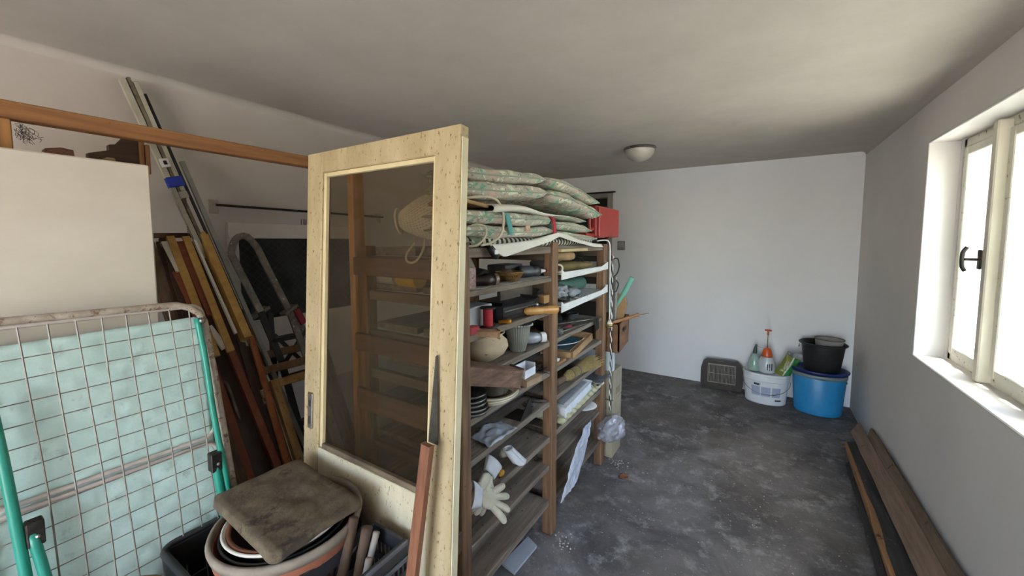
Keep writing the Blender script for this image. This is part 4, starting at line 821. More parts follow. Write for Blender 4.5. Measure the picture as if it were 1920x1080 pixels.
for (x0, x1, y0, y1, z0, z1) in ((-.945, -.89, 1.52, 1.525, .03, .075), (-.945, -.89, 1.615, 1.62, .03, .085), (-.893, -.888, 1.52, 1.62, .03, .068), (-.947, -.942, 1.52, 1.62, .03, .085), (-.945, -.89, 1.52, 1.62, .03, .034)): b.box(x0, x1, y0, y1, z+z0, z+z1, .001)
b.out('box_walls', M('bright_white', 'dcdee4', 'e6e8ee', 8, .4, 0), t)
solo(B().obox((-.90, 1.565, z+.015), (Vector((.1, 1, 0)).normalized(), Vector((1, -.1, 0)).normalized(), (0, 0, 1)), (.12, .07, .026), .004), 'beige_wood_block', M('beige_block', '8b735a', 'a38a6f', 20, .8, .1), 'beige wooden base under the open white box', 'wood')
b = B()
for k in range(14):
    p = Vector((-.93+R.uniform(-.05, .03), 1.70+R.uniform(-.05, .04), z+.006+R.uniform(0, .02))); d_ = Vector((R.uniform(-1, 1), R.uniform(-1, 1), R.uniform(-.2, .4))).normalized()*.04; b.tube([p, p+d_], .0022, 5)
b.blob((-1.0, 1.70, z+.025), (.04, .05, .024), 2, .5)
solo(b, 'wire_scraps', drk, 'tangle of rusty wire scraps on fourth shelf beside the middle post', 'wire')
solo(B().obox((-1.03, 1.6, z+.09), ((0, 1, 0), (0, 0, 1), (1, 0, 0)), (.22, .03, .09), .003), 'red_board', M('dark_red_board', '4f2f2a', '63403a', 14, .8, .1), 'dark reddish board near the back of fourth shelf', 'board')
# L5 z=.725
z = .725
fs_ = B().grid(lambda u, v: (-.875-.11*v+.012*u, 1.22+.19*u+.02*v, z+.012-.035*(1-v)*(1 if u > .15 else .5)*0+.010*noise.noise(Vector((u*6, v*6, 2)))+.02*v*(1-abs(2*u-1))), 18, 12, .002)
solo(fs_, 'plastic_film', M('grey_film', '8f949c', 'b5bac2', 25, .3, .5), 'crinkled grey plastic film on the fifth shelf', 'film', True)
b = B().poly([(-.90, 1.49, z), (-.90, 1.60, z), (-.90, 1.585, z+.085)], (1, 0, 0), .004).box(-.98, -.9, 1.49, 1.60, z, z+.004)
solo(b, 'metal_bracket', drk, 'dark triangular metal bracket on the fifth shelf', 'bracket')
solo(B().tube([(-1.05, 1.14, z+.03), (-1.05, 1.75, z+.03)], .028, 12), 'dark_pipe', M('dark_pipe', '2c2622', '3f3833', 20, .8, .2), 'dark round pipe lying at the back of fifth shelf', 'pipe', True)
solo(B().tube([(-.97, 1.68, z+.012), (-.89, 1.74, z+.012)], .006, 6).blob((-.95, 1.65, z+.012), (.03, .02, .011), 2, .6), 'rusty_lump', M('rust_lump', '3a3430', '5a524c', 20, .9, .4), 'small rusty lump with a rod on fifth shelf beside the middle post', 'scrap')
# L6 z=.54: gloves
glv = M('cream_glove', 'b3ad98', 'cbc5b1', 18, .85, .3); glw = M('white_cuff', 'bfc1c4', 'd2d3d4', 18, .8, .2)
def glove(name_label, o, d, up, lens, spread, cuff=.055, s=1.0):
    d = Vector(d).normalized(); up = Vector(up); sd_ = d.cross(up).normalized(); up = sd_.cross(d).normalized(); o = Vector(o)
    t = thing('work_glove', name_label, 'glove', o, 'work gloves on the lower shelves')
    b = B().blob(o+d*.035*s, (.045*s, .036*s, .014*s), 3, .1, 2, 1, (d, sd_, up), .8)
    for k in range(4):
        a = (k-1.5)*spread; dd_ = (d*math.cos(a)+sd_*math.sin(a)); p = o+d*.06*s+sd_*(k-1.5)*.019*s; l = lens[k]*s
        b.tube([p-dd_*.015, p+dd_*l*.35+up*.003, p+dd_*l*.75+up*.001, p+dd_*l*.94-up*.004, p+dd_*l-up*.007], [.0115*s, .0135*s, .0135*s, .011*s, .004*s], 10)
    dt = (d*.45+sd_*-.9).normalized(); p = o+d*.02*s-sd_*.028*s
    b.tube([p-dt*.012, p+dt*.025*s, p+dt*.05*s, p+dt*.06*s], [.013*s, .0125*s, .010*s, .003], 10)
    b.out('palm_and_fingers', glv, t, smooth=True)
    B().grid(lambda u, v: tuple(o-d*(.005+cuff*u)+(sd_*math.cos(2*PI*v)*(.034+.012*u)+up*math.sin(2*PI*v)*(.012+.010*u))*s), 6, 24, .003).out('cuff', glw, t, smooth=True)
z = .54
glove('cream work glove hanging fingers down over the sixth shelf edge', (-.875, 1.165, .56), (.25, .55, -.35), (1, -.3, .8), (.06, .08, .085, .075), .34, .05, 1.04)
glove('cream work glove lying flat against the first post with curled fingers', (-.895, 1.24, .60), (.1, -.75, -.5), (1, 0, .2), (.06, .07, .07, .06), .14, .055, 1.1)
t = thing('glove_cuff', 'white canvas glove cuff standing on the sixth shelf', 'glove', (-.92, 1.43, z), 'work gloves on the lower shelves')
B().grid(lambda u, v: (-.92+.045*u+(.018+.012*u)*math.cos(2*PI*v), 1.42+.03*u+(.03+.006*u)*math.sin(2*PI*v), z+.085-.062*u+.004*math.sin(6*PI*v)*u), 10, 24, .003).out('cuff', glw, t, smooth=True)
B().blob((-.935, 1.41, z+.065), (.02, .03, .02), 2, .3).out('folded_palm', glv, t, smooth=True)
solo(B().blob((-.905, 1.345, z+.014), (.014, .020, .014), 2, .05), 'yellow_knob', M('amber_knob', 'b07f20', 'c6922c', 9, .4, 0), 'small yellow plastic knob beside the glove cuff', 'knob', True)  # solid plastic knob
solo(B().tube([(-1.10, 1.14, z+.035), (-1.08, 1.75, z+.035)], .032, 12), 'dark_log', M('dark_log', '33291f', '493b2f', 20, .9, .4), 'dark log lying at the back of sixth shelf', 'log', True)
# floor bits under the rack
tl = M('grey_tile', 'a3acb8', 'b7bec8', 5, .35, .05)
solo(B().poly([(-.985, 1.47, .001), (-.905, 1.455, .001), (-.895, 1.655, .001), (-.965, 1.685, .001)], (0, 0, 1), .012), 'ceramic_tile', tl, 'pale blue grey tile lying loose on the floor in front of the rack', 'tile', group='loose tiles under the rack')
solo(B().poly([(-1.10, 1.52, .0), (-1.03, 1.50, .0), (-.99, 1.76, .0), (-1.06, 1.79, .0)], (0, 0, 1), .03), 'ceramic_tile', tl, 'thicker tile half hidden under the lowest shelf board', 'tile', group='loose tiles under the rack')
solo(B().blob((-1.05, 1.86, .07), (.09, .07, .07), 3, .35, 2, 3), 'stone', M('grey_stone', '5f605c', '7d7e78', 14, .9, .3), 'grey stone lying under the rack behind the middle post', 'stone')
# ------------------------------------------------------------------ right bay of the rack
tray_m = M('white_liner', 'cfcfcb', 'dcdcd8', 9, .5, .1, c='a39b90', cscale=14, camt=.66)
def tray(name_label, z, tilt=0, y0=1.835, y1=2.56, lip=.045):
    t = thing('white_tray', name_label, 'tray', (-.97, (y0+y1)/2, z), 'white liner trays on the right shelves')
    f = lambda y: z+.002+tilt*(y-y0)
    B().poly([(-1.12, y0, f(y0)), (-.86, y0, f(y0)), (-.86, y1, f(y1)), (-1.12, y1, f(y1))], (0, 0, 1), .003).out('tray_floor', tray_m, t)
    pts = [(-.858, y0, f(y0)-lip*.6), (-.858, y0, f(y0)+.028), (-.858, y0+.03, f(y0)+.012), (-.858, y1-.12, f(y1)+.01), (-.858, y1, f(y1)+.035), (-.858, y1, f(y1)-lip*.3)]
    B().poly(pts, (1, 0, 0), .004).out('front_lip', tray_m, t)
    B().poly([(-1.12, y1-.004, f(y1)), (-.86, y1-.004, f(y1)), (-.86, y1-.004, f(y1)+.035), (-1.12, y1-.004, f(y1)+.03)], (0, 1, 0), .004).out('end_lip', tray_m, t)
tray('white plastic tray with raised lip lining the upper right shelf', 1.375)
tray('white plastic tray sloping on the second right shelf', 1.207, .02, lip=.05)
solo(B().obox((-.90, 2.0, 1.502), ((0, 1, 0), (1, 0, 0), (0, 0, 1)), (.36, .10, .016), .003), 'pale_board', M('pale_yellow_board', 'a5946c', 'bba983', (20, 5, 20), .8, .1), 'pale yellowish board tucked directly under the cloth on the right', 'board')
# first right shelf contents
z = 1.38
solo(rod_((-1.00, 1.86, z+.088), (-.87, 2.03, z+.088), [(0, 0), (.022, 0), (.025, .1), (.025, .85), (.018, .97), (0, 1)]), 'wooden_roller', M('tan_roller', '8f7352', 'a98c68', (20, 20, 6), .8, .1), 'tan rounded wooden roller high in the upper right shelf', 'roller', True)
solo(B().box(-1.05, -.95, 1.84, 2.04, z+.0, z+.061, .004), 'dark_carton', grey_d, 'dark dusty carton under the tan roller', 'box')
solo(rod_((-.97, 1.92, z+.028), (-.885, 2.36, z+.022), [(0, 0), (.02, 0), (.028, .2), (.024, .7), (.012, .95), (0, 1)]), 'olive_roll', M('olive_fabric', '574a28', '766638', 12, .5, .4), 'olive brown rolled sleeve lying in the upper right tray', 'roll', True)
t = thing('paper_roll', 'small white paper roll with dark hollow end in the upper tray', 'roll', (-.88, 1.88, z))
B().lathe([(.016, 0), (.024, 0), (.024, .09), (.016, .09), (.016, 0)], (-.885, 1.865, z+.026), 20, (-.6, .7, 0)).out('paper', M('cream_paper', 'c9c2ac', 'd6cfba', 9, .8, .1), t, smooth=False)
fir = M('fir_needles', '1f2f22', '33463a', 30, .8, 0); b = B()
for k in range(420):
    p = Vector((-1.10+R.uniform(0, .14), 2.20+R.uniform(-.12, .24), z+.075+R.uniform(-.06, .05))); d_ = Vector((R.uniform(-1, 1), R.uniform(-1, 1), R.uniform(-.8, .6))).normalized()
    b.tube([p, p+d_*.028], .0016, 3)
t = thing('fir_branch', 'dark green artificial fir branch hanging at the far end of the upper right shelf', 'branch', (-1.03, 2.25, z)); b.out('needles', fir, t, kind='stuff')
B().tube([(-1.09, 2.06, z+.05), (-1.03, 2.25, z+.08), (-.98, 2.42, z+.06)], .004, 6).out('twig', dbrown, t)
# second right shelf
z = 1.218
solo(B().blob((-.99, 2.02, z+.045), (.07, .11, .045), 4, .5, 4, 3).blob((-.95, 2.16, z+.03), (.05, .07, .03), 3, .5, 4, 6), 'plastic_bag_bundle', M('grey_bag', '84898c', 'a4a9ab', 20, .35, .5), 'crumpled grey plastic bags on the second right shelf', 'bag', True)
t = thing('green_tube', 'dark green cardboard tube lying along the second right shelf', 'tube', (-1.03, 2.3, z+.03)); cyl((-1.06, 1.98, z+.05), (-1.02, 2.5, z+.05), .04, 24).out('tube', M('dull_green', '3f6156', '527568', 8, .6, .1), t)
b = B().box(-.935, -.885, 1.95, 2.01, z, z+.016, .002).tube([(-.93, 1.88, z+.03), (-.88, 1.95, z+.01)], .006, 8).tube([(-.93, 2.03, z+.002), (-.93, 2.03, z+.06)], .005, 6)
solo(b, 'metal_fittings', drk, 'dark metal fittings at the near end of the second white tray', 'fittings')
b = B()
for k in range(26): b.lathe([(.003, 0), (.007, 0), (.007, .003), (.003, .003)], (-.90+R.uniform(-.04, .025), 2.14+R.uniform(-.07, .1), z+.004*R.random()*2), 8, (R.uniform(-.4, .4), R.uniform(-.4, .4), 1))
o = solo(b, 'washers', M('washers', '6b6a66', '8b8a86', 30, .4, 0, metal=.7), 'scatter of small metal washers in the second white tray', 'washers'); o['kind'] = 'stuff'
# third right shelf: tools
z = 1.04
tool_l = ['black handled tool nearest the middle post on the third right shelf', 'long steel rod lying across the dark tools', 'red handled pliers among the dark tools', 'dark spanner pointing at the last post', 'thin steel chisel at the edge of third right shelf', 'dark round tool roll behind the pliers', 'flat rusty blade hanging over the third right shelf edge']
tl_ = [((-.93, 1.86, .03), (-.90, 2.02, .028), .012, black_pl), ((-.96, 1.90, .05), (-.87, 2.38, .016), .004, steel), ((-.93, 2.02, .02), (-.885, 2.14, .018), .010, M('red_grip', '7e2230', '93303d', 8, .4, 0)), ((-.95, 2.12, .04), (-.89, 2.40, .02), .007, drk), ((-.91, 1.98, .008), (-.875, 2.24, .008), .004, steel), ((-1.02, 1.92, .045), (-1.0, 2.3, .045), .04, blk)]
for lab, (p0, p1, r_, m_) in zip(tool_l, tl_):
    q0 = Vector(p0)+Vector((0, 0, z)); q1 = Vector(p1)+Vector((0, 0, z)); t = thing('hand_tool', lab, 'tool', q0, 'tools on the third right shelf')
    rod_(q0, q0.lerp(q1, .5), [(0, 0), (r_, 0), (r_*1.15, .3), (r_*.9, 1), (0, 1)], 12).out('grip', m_, t, smooth=True); rod_(q0.lerp(q1, .5), q1, [(0, 0), (r_*.55, 0), (r_*.5, .9), (r_*.3, 1), (0, 1)], 10).out('shank', drk if m_ != steel else steel, t, smooth=True)
solo(B().poly([(-.87, 2.33, z+.022), (-.86, 2.40, z+.02), (-.858, 2.41, z-.05), (-.862, 2.37, z-.06)], (1, 0, 0), .003), 'rusty_blade', drk, tool_l[6], 'blade')  # modelled as a plain flat blade
b = B()
for k in range(5): b.tube([(-.94+.03*math.cos(a)*(1+.2*k)*.6, 2.17+.05*math.sin(a), z+.05+.006*k) for a in [2*PI*i/16 for i in range(16)]], .004, 5, close=True)
solo(b, 'hose_coil', black_pl, 'small coil of black hose on top of the dark tools', 'hose', True)
solo(B().blob((-.90, 1.90, z+.02), (.022, .03, .02), 3, .6, 5, 3), 'steel_wool', M('grey_wool', '5f5c58', '7d7a75', 30, .9, .5), 'grey lump of steel wool on third shelf beside the middle post', 'steel wool')
# fourth right shelf: wooden tray with blue contents
z = .885
t = thing('wooden_tray', 'light wooden tray with blue sheet inside, slanting on fourth right shelf', 'tray', (-.95, 2.13, z)); tw = M('tray_wood', '8b6a47', 'a88760', (30, 8, 30), .7, .1)
cs = [Vector((-1.05, 1.98, z+.02)), Vector((-.885, 2.04, z+.005)), Vector((-.895, 2.36, z+.042)), Vector((-1.05, 2.32, z+.058))]
for i in range(4): B().bar(cs[i]+Vector((0, 0, .012)), cs[(i+1) % 4]+Vector((0, 0, .012)), .024, .036, (0, 0, 1), .004).out('side_rail', tw, t)
B().poly([c+Vector((0, 0, -.004)) for c in cs], (0, 0, 1), .004).out('bottom', tw, t)
solo(B().poly([cs[0].lerp(cs[2], .1)+Vector((0, 0, .002)), cs[1].lerp(cs[3], .12)+Vector((0, 0, .002)), cs[2].lerp(cs[0], .22)+Vector((0, 0, .006)), cs[3].lerp(cs[1], .12)+Vector((0, 0, .006))], (0, 0, 1), .012), 'blue_sheet', M('petrol_blue', '2b4a52', '3e626b', 7, .4, .1), 'petrol blue booklet lying inside the wooden tray', 'booklet')
solo(B().tube([(-1.02, 2.02, z+.055), (-.96, 2.10, z+.052), (-.92, 2.18, z+.052), (-.90, 2.27, z+.06)], .003, 6), 'white_wire', white_pl, 'thin white wire curved over the blue booklet', 'wire', True)
solo(B().box(-1.0, -.885, 1.84, 1.97, z, z+.016, .003), 'flat_board', raw_wood['y'], 'small flat brown board on fourth shelf beside the middle post', 'board')
solo(B().blob((-.90, 1.87, z+.028), (.015, .03, .010), 3, .3, 3, 2), 'white_rag', white_pl, 'small white rag on the flat brown board', 'rag', True)
solo(B().box(-1.07, -1.0, 1.55, 1.75, .885+.001, .885+.045, .003), 'green_box', M('bright_green_box', '1c5a36', '27693f', 9, .5, .05), 'dark green box deep on fourth shelf behind the middle post', 'box')
# fifth: hand brush of straw
z = .725
straw = M('straw', '8f7848', 'b59d68', (60, 60, 20), .8, .1); t = thing('straw_brush', 'straw hand brush lying on the fifth right shelf', 'brush', (-.93, 2.2, z))
b = B(); h0 = Vector((-.925, 2.02, z+.035)); hd = Vector((.05, .40, .02))
for k in range(240):
    a = R.uniform(0, 2*PI); q = math.sqrt(R.random()); u_ = Vector((1, -.1, 0))*math.cos(a)*q; v_ = Vector((0, 0, 1))*math.sin(a)*q; l = R.uniform(.82, 1.05)
    b.tube([h0+(u_+v_)*.012, h0+hd*.18+(u_+v_)*.030, h0+hd*.38+(u_+v_)*.028, h0+hd*.7*l+u_*.055+v_*.032, h0+hd*l+u_*.07+v_*.034+Vector((0, 0, -.005*l))], .0014, 3, cap=False)
b.out('straws', straw, t, kind='stuff')
for f_ in (.2, .38): c_ = h0+hd*f_; B().tube([c_+Vector((1, -.1, 0))*.031*math.cos(2*PI*i/18)+Vector((0, 0, 1))*.031*math.sin(2*PI*i/18) for i in range(18)], .0025, 5, close=True).out('binding', grey_d, t)
B().lathe([(0, 0), (.016, 0), (.02, .02), (.018, .08), (.014, .1), (0, .1)], h0-hd.normalized()*.085, 14, hd).out('handle', M('brush_handle', '5a4433', '6e5542', 12, .8, .1), t, smooth=True)
# sixth: polystyrene, egg foam, rack, plate
z = .54
t = thing('polystyrene_block', 'white broken polystyrene block with grey top on the sixth right shelf', 'polystyrene', (-.92, 2.1, z+.05))
d_ = Vector((.0, 1, .07)).normalized(); B().obox((-.935, 2.10, z+.095), (d_, (1, 0, 0), Vector((0, -.07, 1)).normalized()), (.40, .15, .05), .006, .004).out('block', M('styrofoam', 'c6c8ca', 'd8dadc', 30, .8, .6), t)
B().obox((-.94, 2.10, z+.1215), (d_, (1, 0, 0), Vector((0, -.07, 1)).normalized()), (.34, .12, .004), .0, .003).out('grey_face', M('grey_cement', '85888b', '999c9f', 20, .9, .3), t)
eg = M('egg_foam', 'aba684', 'bfba98', 14, .9, .1)
def ef(u, v): x = -1.08+.23*v; y = 1.85+.66*u; return (x, y, z+.035-.0*u+.012*math.sin(u*62)*math.sin(v*22)+.02*u)
tag(B().grid(ef, 120, 36, .02).out('egg_crate_foam', eg, smooth=True), 'pale yellow egg crate foam sheet under the polystyrene', 'foam')
t = thing('wire_rack', 'dark metal ribbed grill at the far end of the sixth right shelf', 'grill', (-.95, 2.47, z+.09)); 
for k in range(10): B().bar((-1.05, 2.36+.022*k, z+.11), (-.835, 2.40+.022*k, z+.088), .009, .008, (0, 0, 1), .001).out('bar', M('zinc', '6f7378', '8b8f94', 16, .4, 0, metal=.6), t)
B().bar((-1.05, 2.35, z+.10), (-1.05, 2.58, z+.10), .01, .01).out('side_bar', drk, t); B().bar((-.85, 2.38, z+.083), (-.85, 2.6, z+.083), .01, .008).out('side_bar', drk, t)
solo(B().lathe([(0, 0), (.05, 0), (.085, .02), (.08, .022), (0, .004)], (-.925, 2.33, .475), 28, (.1, -.05, 1)), 'white_plate', white_pl, 'white plate under the egg foam in the right bay', 'plate', True)
B().box(-1.02, -.885, 1.83, 2.53, .365, .385, .003, .001).out('shelf_board', board_wood, rk)
# plastic sheet and bag
film = bpy.data.materials.new('clear_bag_film'); film.use_nodes = True; N = film.node_tree.nodes; L = film.node_tree.links; N.clear()
o_ = N.new('ShaderNodeOutputMaterial'); tr = N.new('ShaderNodeBsdfTransparent'); df = N.new('ShaderNodeBsdfDiffuse'); df.inputs[0].default_value = rgb('b4b8c4'); gl = N.new('ShaderNodeBsdfGlossy'); gl.inputs['Roughness'].default_value = .15
a1 = N.new('ShaderNodeMixShader'); a1.inputs[0].default_value = .40; a2 = N.new('ShaderNodeMixShader'); fr_ = N.new('ShaderNodeLayerWeight'); fr_.inputs[0].default_value = .25
L.new(tr.outputs[0], a1.inputs[1]); L.new(df.outputs[0], a1.inputs[2]); L.new(fr_.outputs[1], a2.inputs[0]); L.new(a1.outputs[0], a2.inputs[1]); L.new(gl.outputs[0], a2.inputs[2]); L.new(a2.outputs[0], o_.inputs[0])
def ridged(q): return abs(noise.noise(q))
def psh(u, v):
    w_ = .07+.06*math.sin(v*2.6); y = 2.22-.30*v+(u-.5)*w_*1.8; zz_ = .43-.27*v+.01*noise.noise(Vector((u*5, v*9, 1)))
    if v > .8: y += -(v-.8)*.05; 
    return (-.856+.02*ridged(Vector((u*7, v*5, 3)))+.012*v, y, zz_)
tag(B().grid(psh, 24, 50, .0012).out('plastic_sheet', M('milky_film', 'a8adb8', 'c3c8d2', (14, 14, 14), .25, .6), smooth=True), 'long milky plastic sheet hanging over the lowest right shelf board', 'plastic')
b = B(); t_ = bmesh.new(); bmesh.ops.create_icosphere(t_, subdivisions=5, radius=1)
for v in t_.verts:
    q = v.co.copy(); k = .86+.42*ridged(q*1.6+Vector((3, 1, 2)))+.10*ridged(q*4)
    v.co = Vector((-.80+q.x*.085*k, 2.54+q.y*.155*k, .285+q.z*.082*k))
b.add(t_); tag(b.out('clear_bag', film, smooth=True), 'crumpled clear plastic bag bulging out at the last post', 'bag')
# behind the last post: cardboard box, panel, crate, green tube
t = thing('cardboard_box', 'tall worn cardboard box standing behind the last post of the rack', 'box', (-.95, 2.78, 0)); cb_ = M('worn_cardboard', '8d8470', 'a29983', 6, .9, .1, c='6f6450', cscale=9, camt=.62)
B().box(-1.20, -.835, 2.66, 2.86, 0, .42, .004).out('lower_box', cb_, t); B().box(-1.19, -.832, 2.665, 2.855, .425, .63, .004).out('upper_flap', cb_, t); B().box(-.8325, -.8305, 2.72, 2.80, .45, .50, .0).out('printed_mark', M('faded_print', '7d725c', '8f846c', 30, .9, 0), t)
solo(B().box(-1.15, -.84, 2.665, 2.70, .632, .86, .003), 'insulation_board', M('blue_white_panel', 'b8c2c2', 'c8d1d0', 6, .7, .1), 'pale blue-white insulation panel standing on the cardboard box', 'panel')
t = thing('wooden_crate', 'brown wooden crate with hand hole tied behind the last post', 'crate', (-.85, 2.76, .86)); cw = M('crate_wood', '6b4a33', '86603f', (30, 10, 30), .8, .2)
cA = [Vector(p) for p in ((-.99, 2.66, .78), (-.80, 2.66, .78), (-.80, 2.89, .82), (-.99, 2.89, .82))]
cB = [c+Vector((.0, 0, .19)) for c in cA]
def pl(a, b_, c, d, nm): B().poly([a, b_, c, d], (c-a).cross(b_-a), .010).out(nm, cw, t)
pl(cA[0], cA[1], cB[1], cB[0], 'end_board'); pl(cA[1], cA[2], cB[2], cB[1], 'side_board'); pl(cA[2], cA[3], cB[3], cB[2], 'end_board'); pl(cA[3], cA[0], cB[0], cB[3], 'side_board'); pl(cA[0], cA[1], cA[2], cA[3], 'bottom_board')
B().poly([(-.787, 2.72, .915), (-.787, 2.78, .925), (-.787, 2.78, .945), (-.787, 2.72, .935)], (1, 0, 0), .003).out('hand_hole', dk, t)
solo(B().tube([(-.86, 2.68, .975), (-.70, 2.78, 1.035)], .012, 10), 'crate_stick', raw_wood['x'], 'short brown stick poking out of the wooden crate', 'stick'); solo(B().tube([(-.88, 2.84, .975), (-.66, 2.90, 1.03)], .003, 6), 'thin_cane', straw, 'thin cane poking out farthest of the wooden crate', 'cane')
t = thing('mint_tube', 'mint green plastic tube poking out behind the last post', 'tube', (-.85, 2.75, 1.15)); B().lathe([(.014, 0), (.018, 0), (.018, .42), (.014, .42), (.014, 0)], (-.93, 2.76, .92), 18, (.42, .0, .86)).out('tube', M('mint_tube', '5f9c88', '72ae9a', 9, .5, .05), t)
solo(B().poly([(-.90, 2.74, .99), (-.80, 2.74, .99), (-.775, 2.745, 1.11), (-.79, 2.75, 1.16), (-.85, 2.75, 1.18), (-.90, 2.75, 1.1)], (0, 1, 0), .008), 'tan_board', M('tan_leather', '8a6b45', 'a07f55', 9, .7, .1), 'rounded tan board behind the last post above the wooden crate', 'board')
solo(B().box(-.872, -.84, 2.70, 2.735, .98, 1.30, .004), 'spring_tube', M('grey_spring', '77726a', '8f8a82', (5, 5, 90), .5, .3), 'grey ribbed tube standing behind the twisted cord', 'tube')
# ------------------------------------------------------------------ far corner
hb = M('brown_enamel', '2e2622', '3a312c', 8, .4, .05)
t = thing('heater', 'dark brown portable heater with pale grille standing at the back wall', 'heater', (-.29, 4.6, 0)); hd_ = Vector((.985, .08, 0)).normalized(); hn = Vector((hd_.y, -hd_.x, 0)); hc = Vector((-.29, 4.60, 0))
def hp(u, v, n=0): return hc+hd_*u+Vector((0, 0, v))+hn*n
sil = [(-.18, .0), (.18, .0), (.195, .06), (.195, .20), (.175, .28), (.14, .31), (-.14, .31), (-.175, .28), (-.195, .20), (-.195, .06)]
b = B(); b.poly([hp(u, v, 0) for u, v in sil], hn, .05); b.poly([hp(u*.93, .012+v*.93, .05) for u, v in sil], hn, .012); b.poly([hp(u*.9, .01+v*.9, -.05) for u, v in sil], hn, .05); b.out('casing', hb, t)
B().poly([hp(-.125, .075, .0625), (hp(.125, .075, .0625)), hp(.125, .265, .0625), hp(-.125, .265, .0625)], hn, .001).out('grille_back', M('black_recess', '0d0c0b', '161412', 8, .6, 0), t)
gr = M('pale_grille', '8f877c', 'aaa296', 20, .4, .1, metal=.4)
b = B(); 
for (a_, c_) in (((-.125, .075), (.125, .075)), ((.125, .075), (.125, .265)), ((.125, .265), (-.125, .265)), ((-.125, .265), (-.125, .075))): b.bar(hp(*a_, .066), hp(*c_, .066), .007, .006)
b.out('grille_frame', gr, t)
for k in range(1, 20): u = -.125+.25*k/20; B().bar(hp(u, .078, .066), hp(u, .262, .066), .0035, .003, bev=0).out('grille_bar', gr, t)
B().bar(hp(-.125, .172, .068), hp(.125, .172, .068), .004, .003, bev=0).out('cross_bar', gr, t)
for u in (-.12, .10): B().blob(hp(u, .045, .062), (.006, .006, .006), 1, 0).out('screw', dark_iron, t)
# white oval bucket
def oval(c, prof, sx, sy, seg=48, rot=0): return B().lathe(prof, c, seg, sx=sx, sy=sy)
bk = M('white_bucket', 'd7dbe0', 'e3e6ea', 6, .35, .03)
oc = (.10, 4.44, 0); t = thing('white_bucket', 'white oval plastic bucket with lid, printed label and wire handle', 'bucket', oc)
o = oval(oc, [(0, 0), (.155, 0), (.165, .01), (.183, .22), (.19, .225), (.19, .24), (.186, .27), (.195, .275), (.195, .295), (.18, .295), (.175, .285), (0, .285)], 1, .66).out('body', bk, t, smooth=True); smooth_by_angle(o, 30)
B().tube([(oc[0]+.195*math.cos(a), oc[1]+.13*math.sin(a)-.012, .225-.115*abs(math.sin(a))**1.0) for a in [PI+PI*i/20 for i in range(21)]], .0022, 6).out('wire_handle', steel, t)
cam_dir = Vector((0, -1, 0))
ink = M('dark_ink', '2e3440', '3c4250', 9, .6, 0); paleink = M('pale_ink', '9ba3c0', 'acb3cc', 60, .6, 0)
def curved(par, uc, w_, z0, z1, rx, ry, c, m, nm, eps=.002):
    def g(u, v):
        a = uc+(u-.5)*w_; k = (z0+(z1-z0)*v)/.22*.018+.165 if c is oc else 1
        return (c[0]+(k*rx)*math.cos(a)+eps*math.cos(a), c[1]+(k*ry)*math.sin(a)+eps*math.sin(a), z0+(z1-z0)*v)
    B().grid(g, 12, 3, .0006).out(nm, m, par)
curved(t, -PI/2-.42, .28, .185, .205, 1, .66, oc, ink, 'black_label')
for uc, w_ in ((-2.05, .42), (-1.57, .42), (-1.07, .42)): curved(t, uc, w_, .085, .175, 1, .66, oc, paleink, 'print_panel')
curved(t, -.95, .34, .048, .062, 1, .66, oc, ink, 'print_line', .0025)
# green mister
def surf(p): return p
gb = M('pale_green_bottle', '8ba79a', '9cb8ab', 8, .25, .05, coat=.4)
t = thing('green_spray_bottle', 'translucent pale green spray bottle with dark green nozzle', 'spray bottle', (.005, 4.43, .295))
B().lathe([(0, 0), (.048, 0), (.055, .008), (.055, .06), (.035, .13), (.018, .165), (.016, .17), (0, .17)], (.0, 4.44, .296), 28).out('bottle', gb, t, smooth=True)
dg2 = M('dark_green_cap', '1f3a30', '2a4a3e', 8, .4, .05); B().tube([(.0, 4.44, .46), (.003, 4.44, .50), (.008, 4.44, .53), (.013, 4.44, .548)], [.019, .015, .010, .007], 14).out('nozzle_head', dg2, t, smooth=True)
B().tube([(.01, 4.435, .535), (.07, 4.425, .522)], .002, 6).out('spray_lever', steel, t)
t = thing('orange_sprayer', 'white pressure sprayer with orange collar and tall orange pump', 'sprayer', (.10, 4.42, .295)); orr = M('orange_plastic', 'c2501f', 'd45f28', 8, .35, .02)
B().lathe([(0, 0), (.06, 0), (.07, .01), (.072, .05), (.068, .10), (.045, .155), (.04, .165), (0, .165)], (.10, 4.425, .296), 32).out('bottle', M('milky_bottle', 'b9c2c4', 'cad2d4', 8, .3, .05, coat=.3), t, smooth=True)
B().lathe([(0, .15), (.047, .15), (.046, .165), (.033, .215), (.024, .232), (0, .235)], (.10, 4.425, .296), 28).out('collar', orr, t, smooth=True)
B().tube([(.10, 4.425, .53), (.10, 4.425, .66)], .0035, 8).out('pump_rod', steel, t); B().tube([(.10, 4.425, .655), (.10, 4.425, .70)], .007, 10).tube([(.072, 4.425, .70), (.128, 4.425, .70)], .008, 10).out('pump_grip', orr, t, smooth=True)
for k in range(4): B().box(.085+.017*k, .094+.017*k, 4.3535+.004*abs(k-1), 4.356+.004*abs(k-1), .325+.006*(k % 2), .385+.004*k, 0).out('print_mark', ink, t)
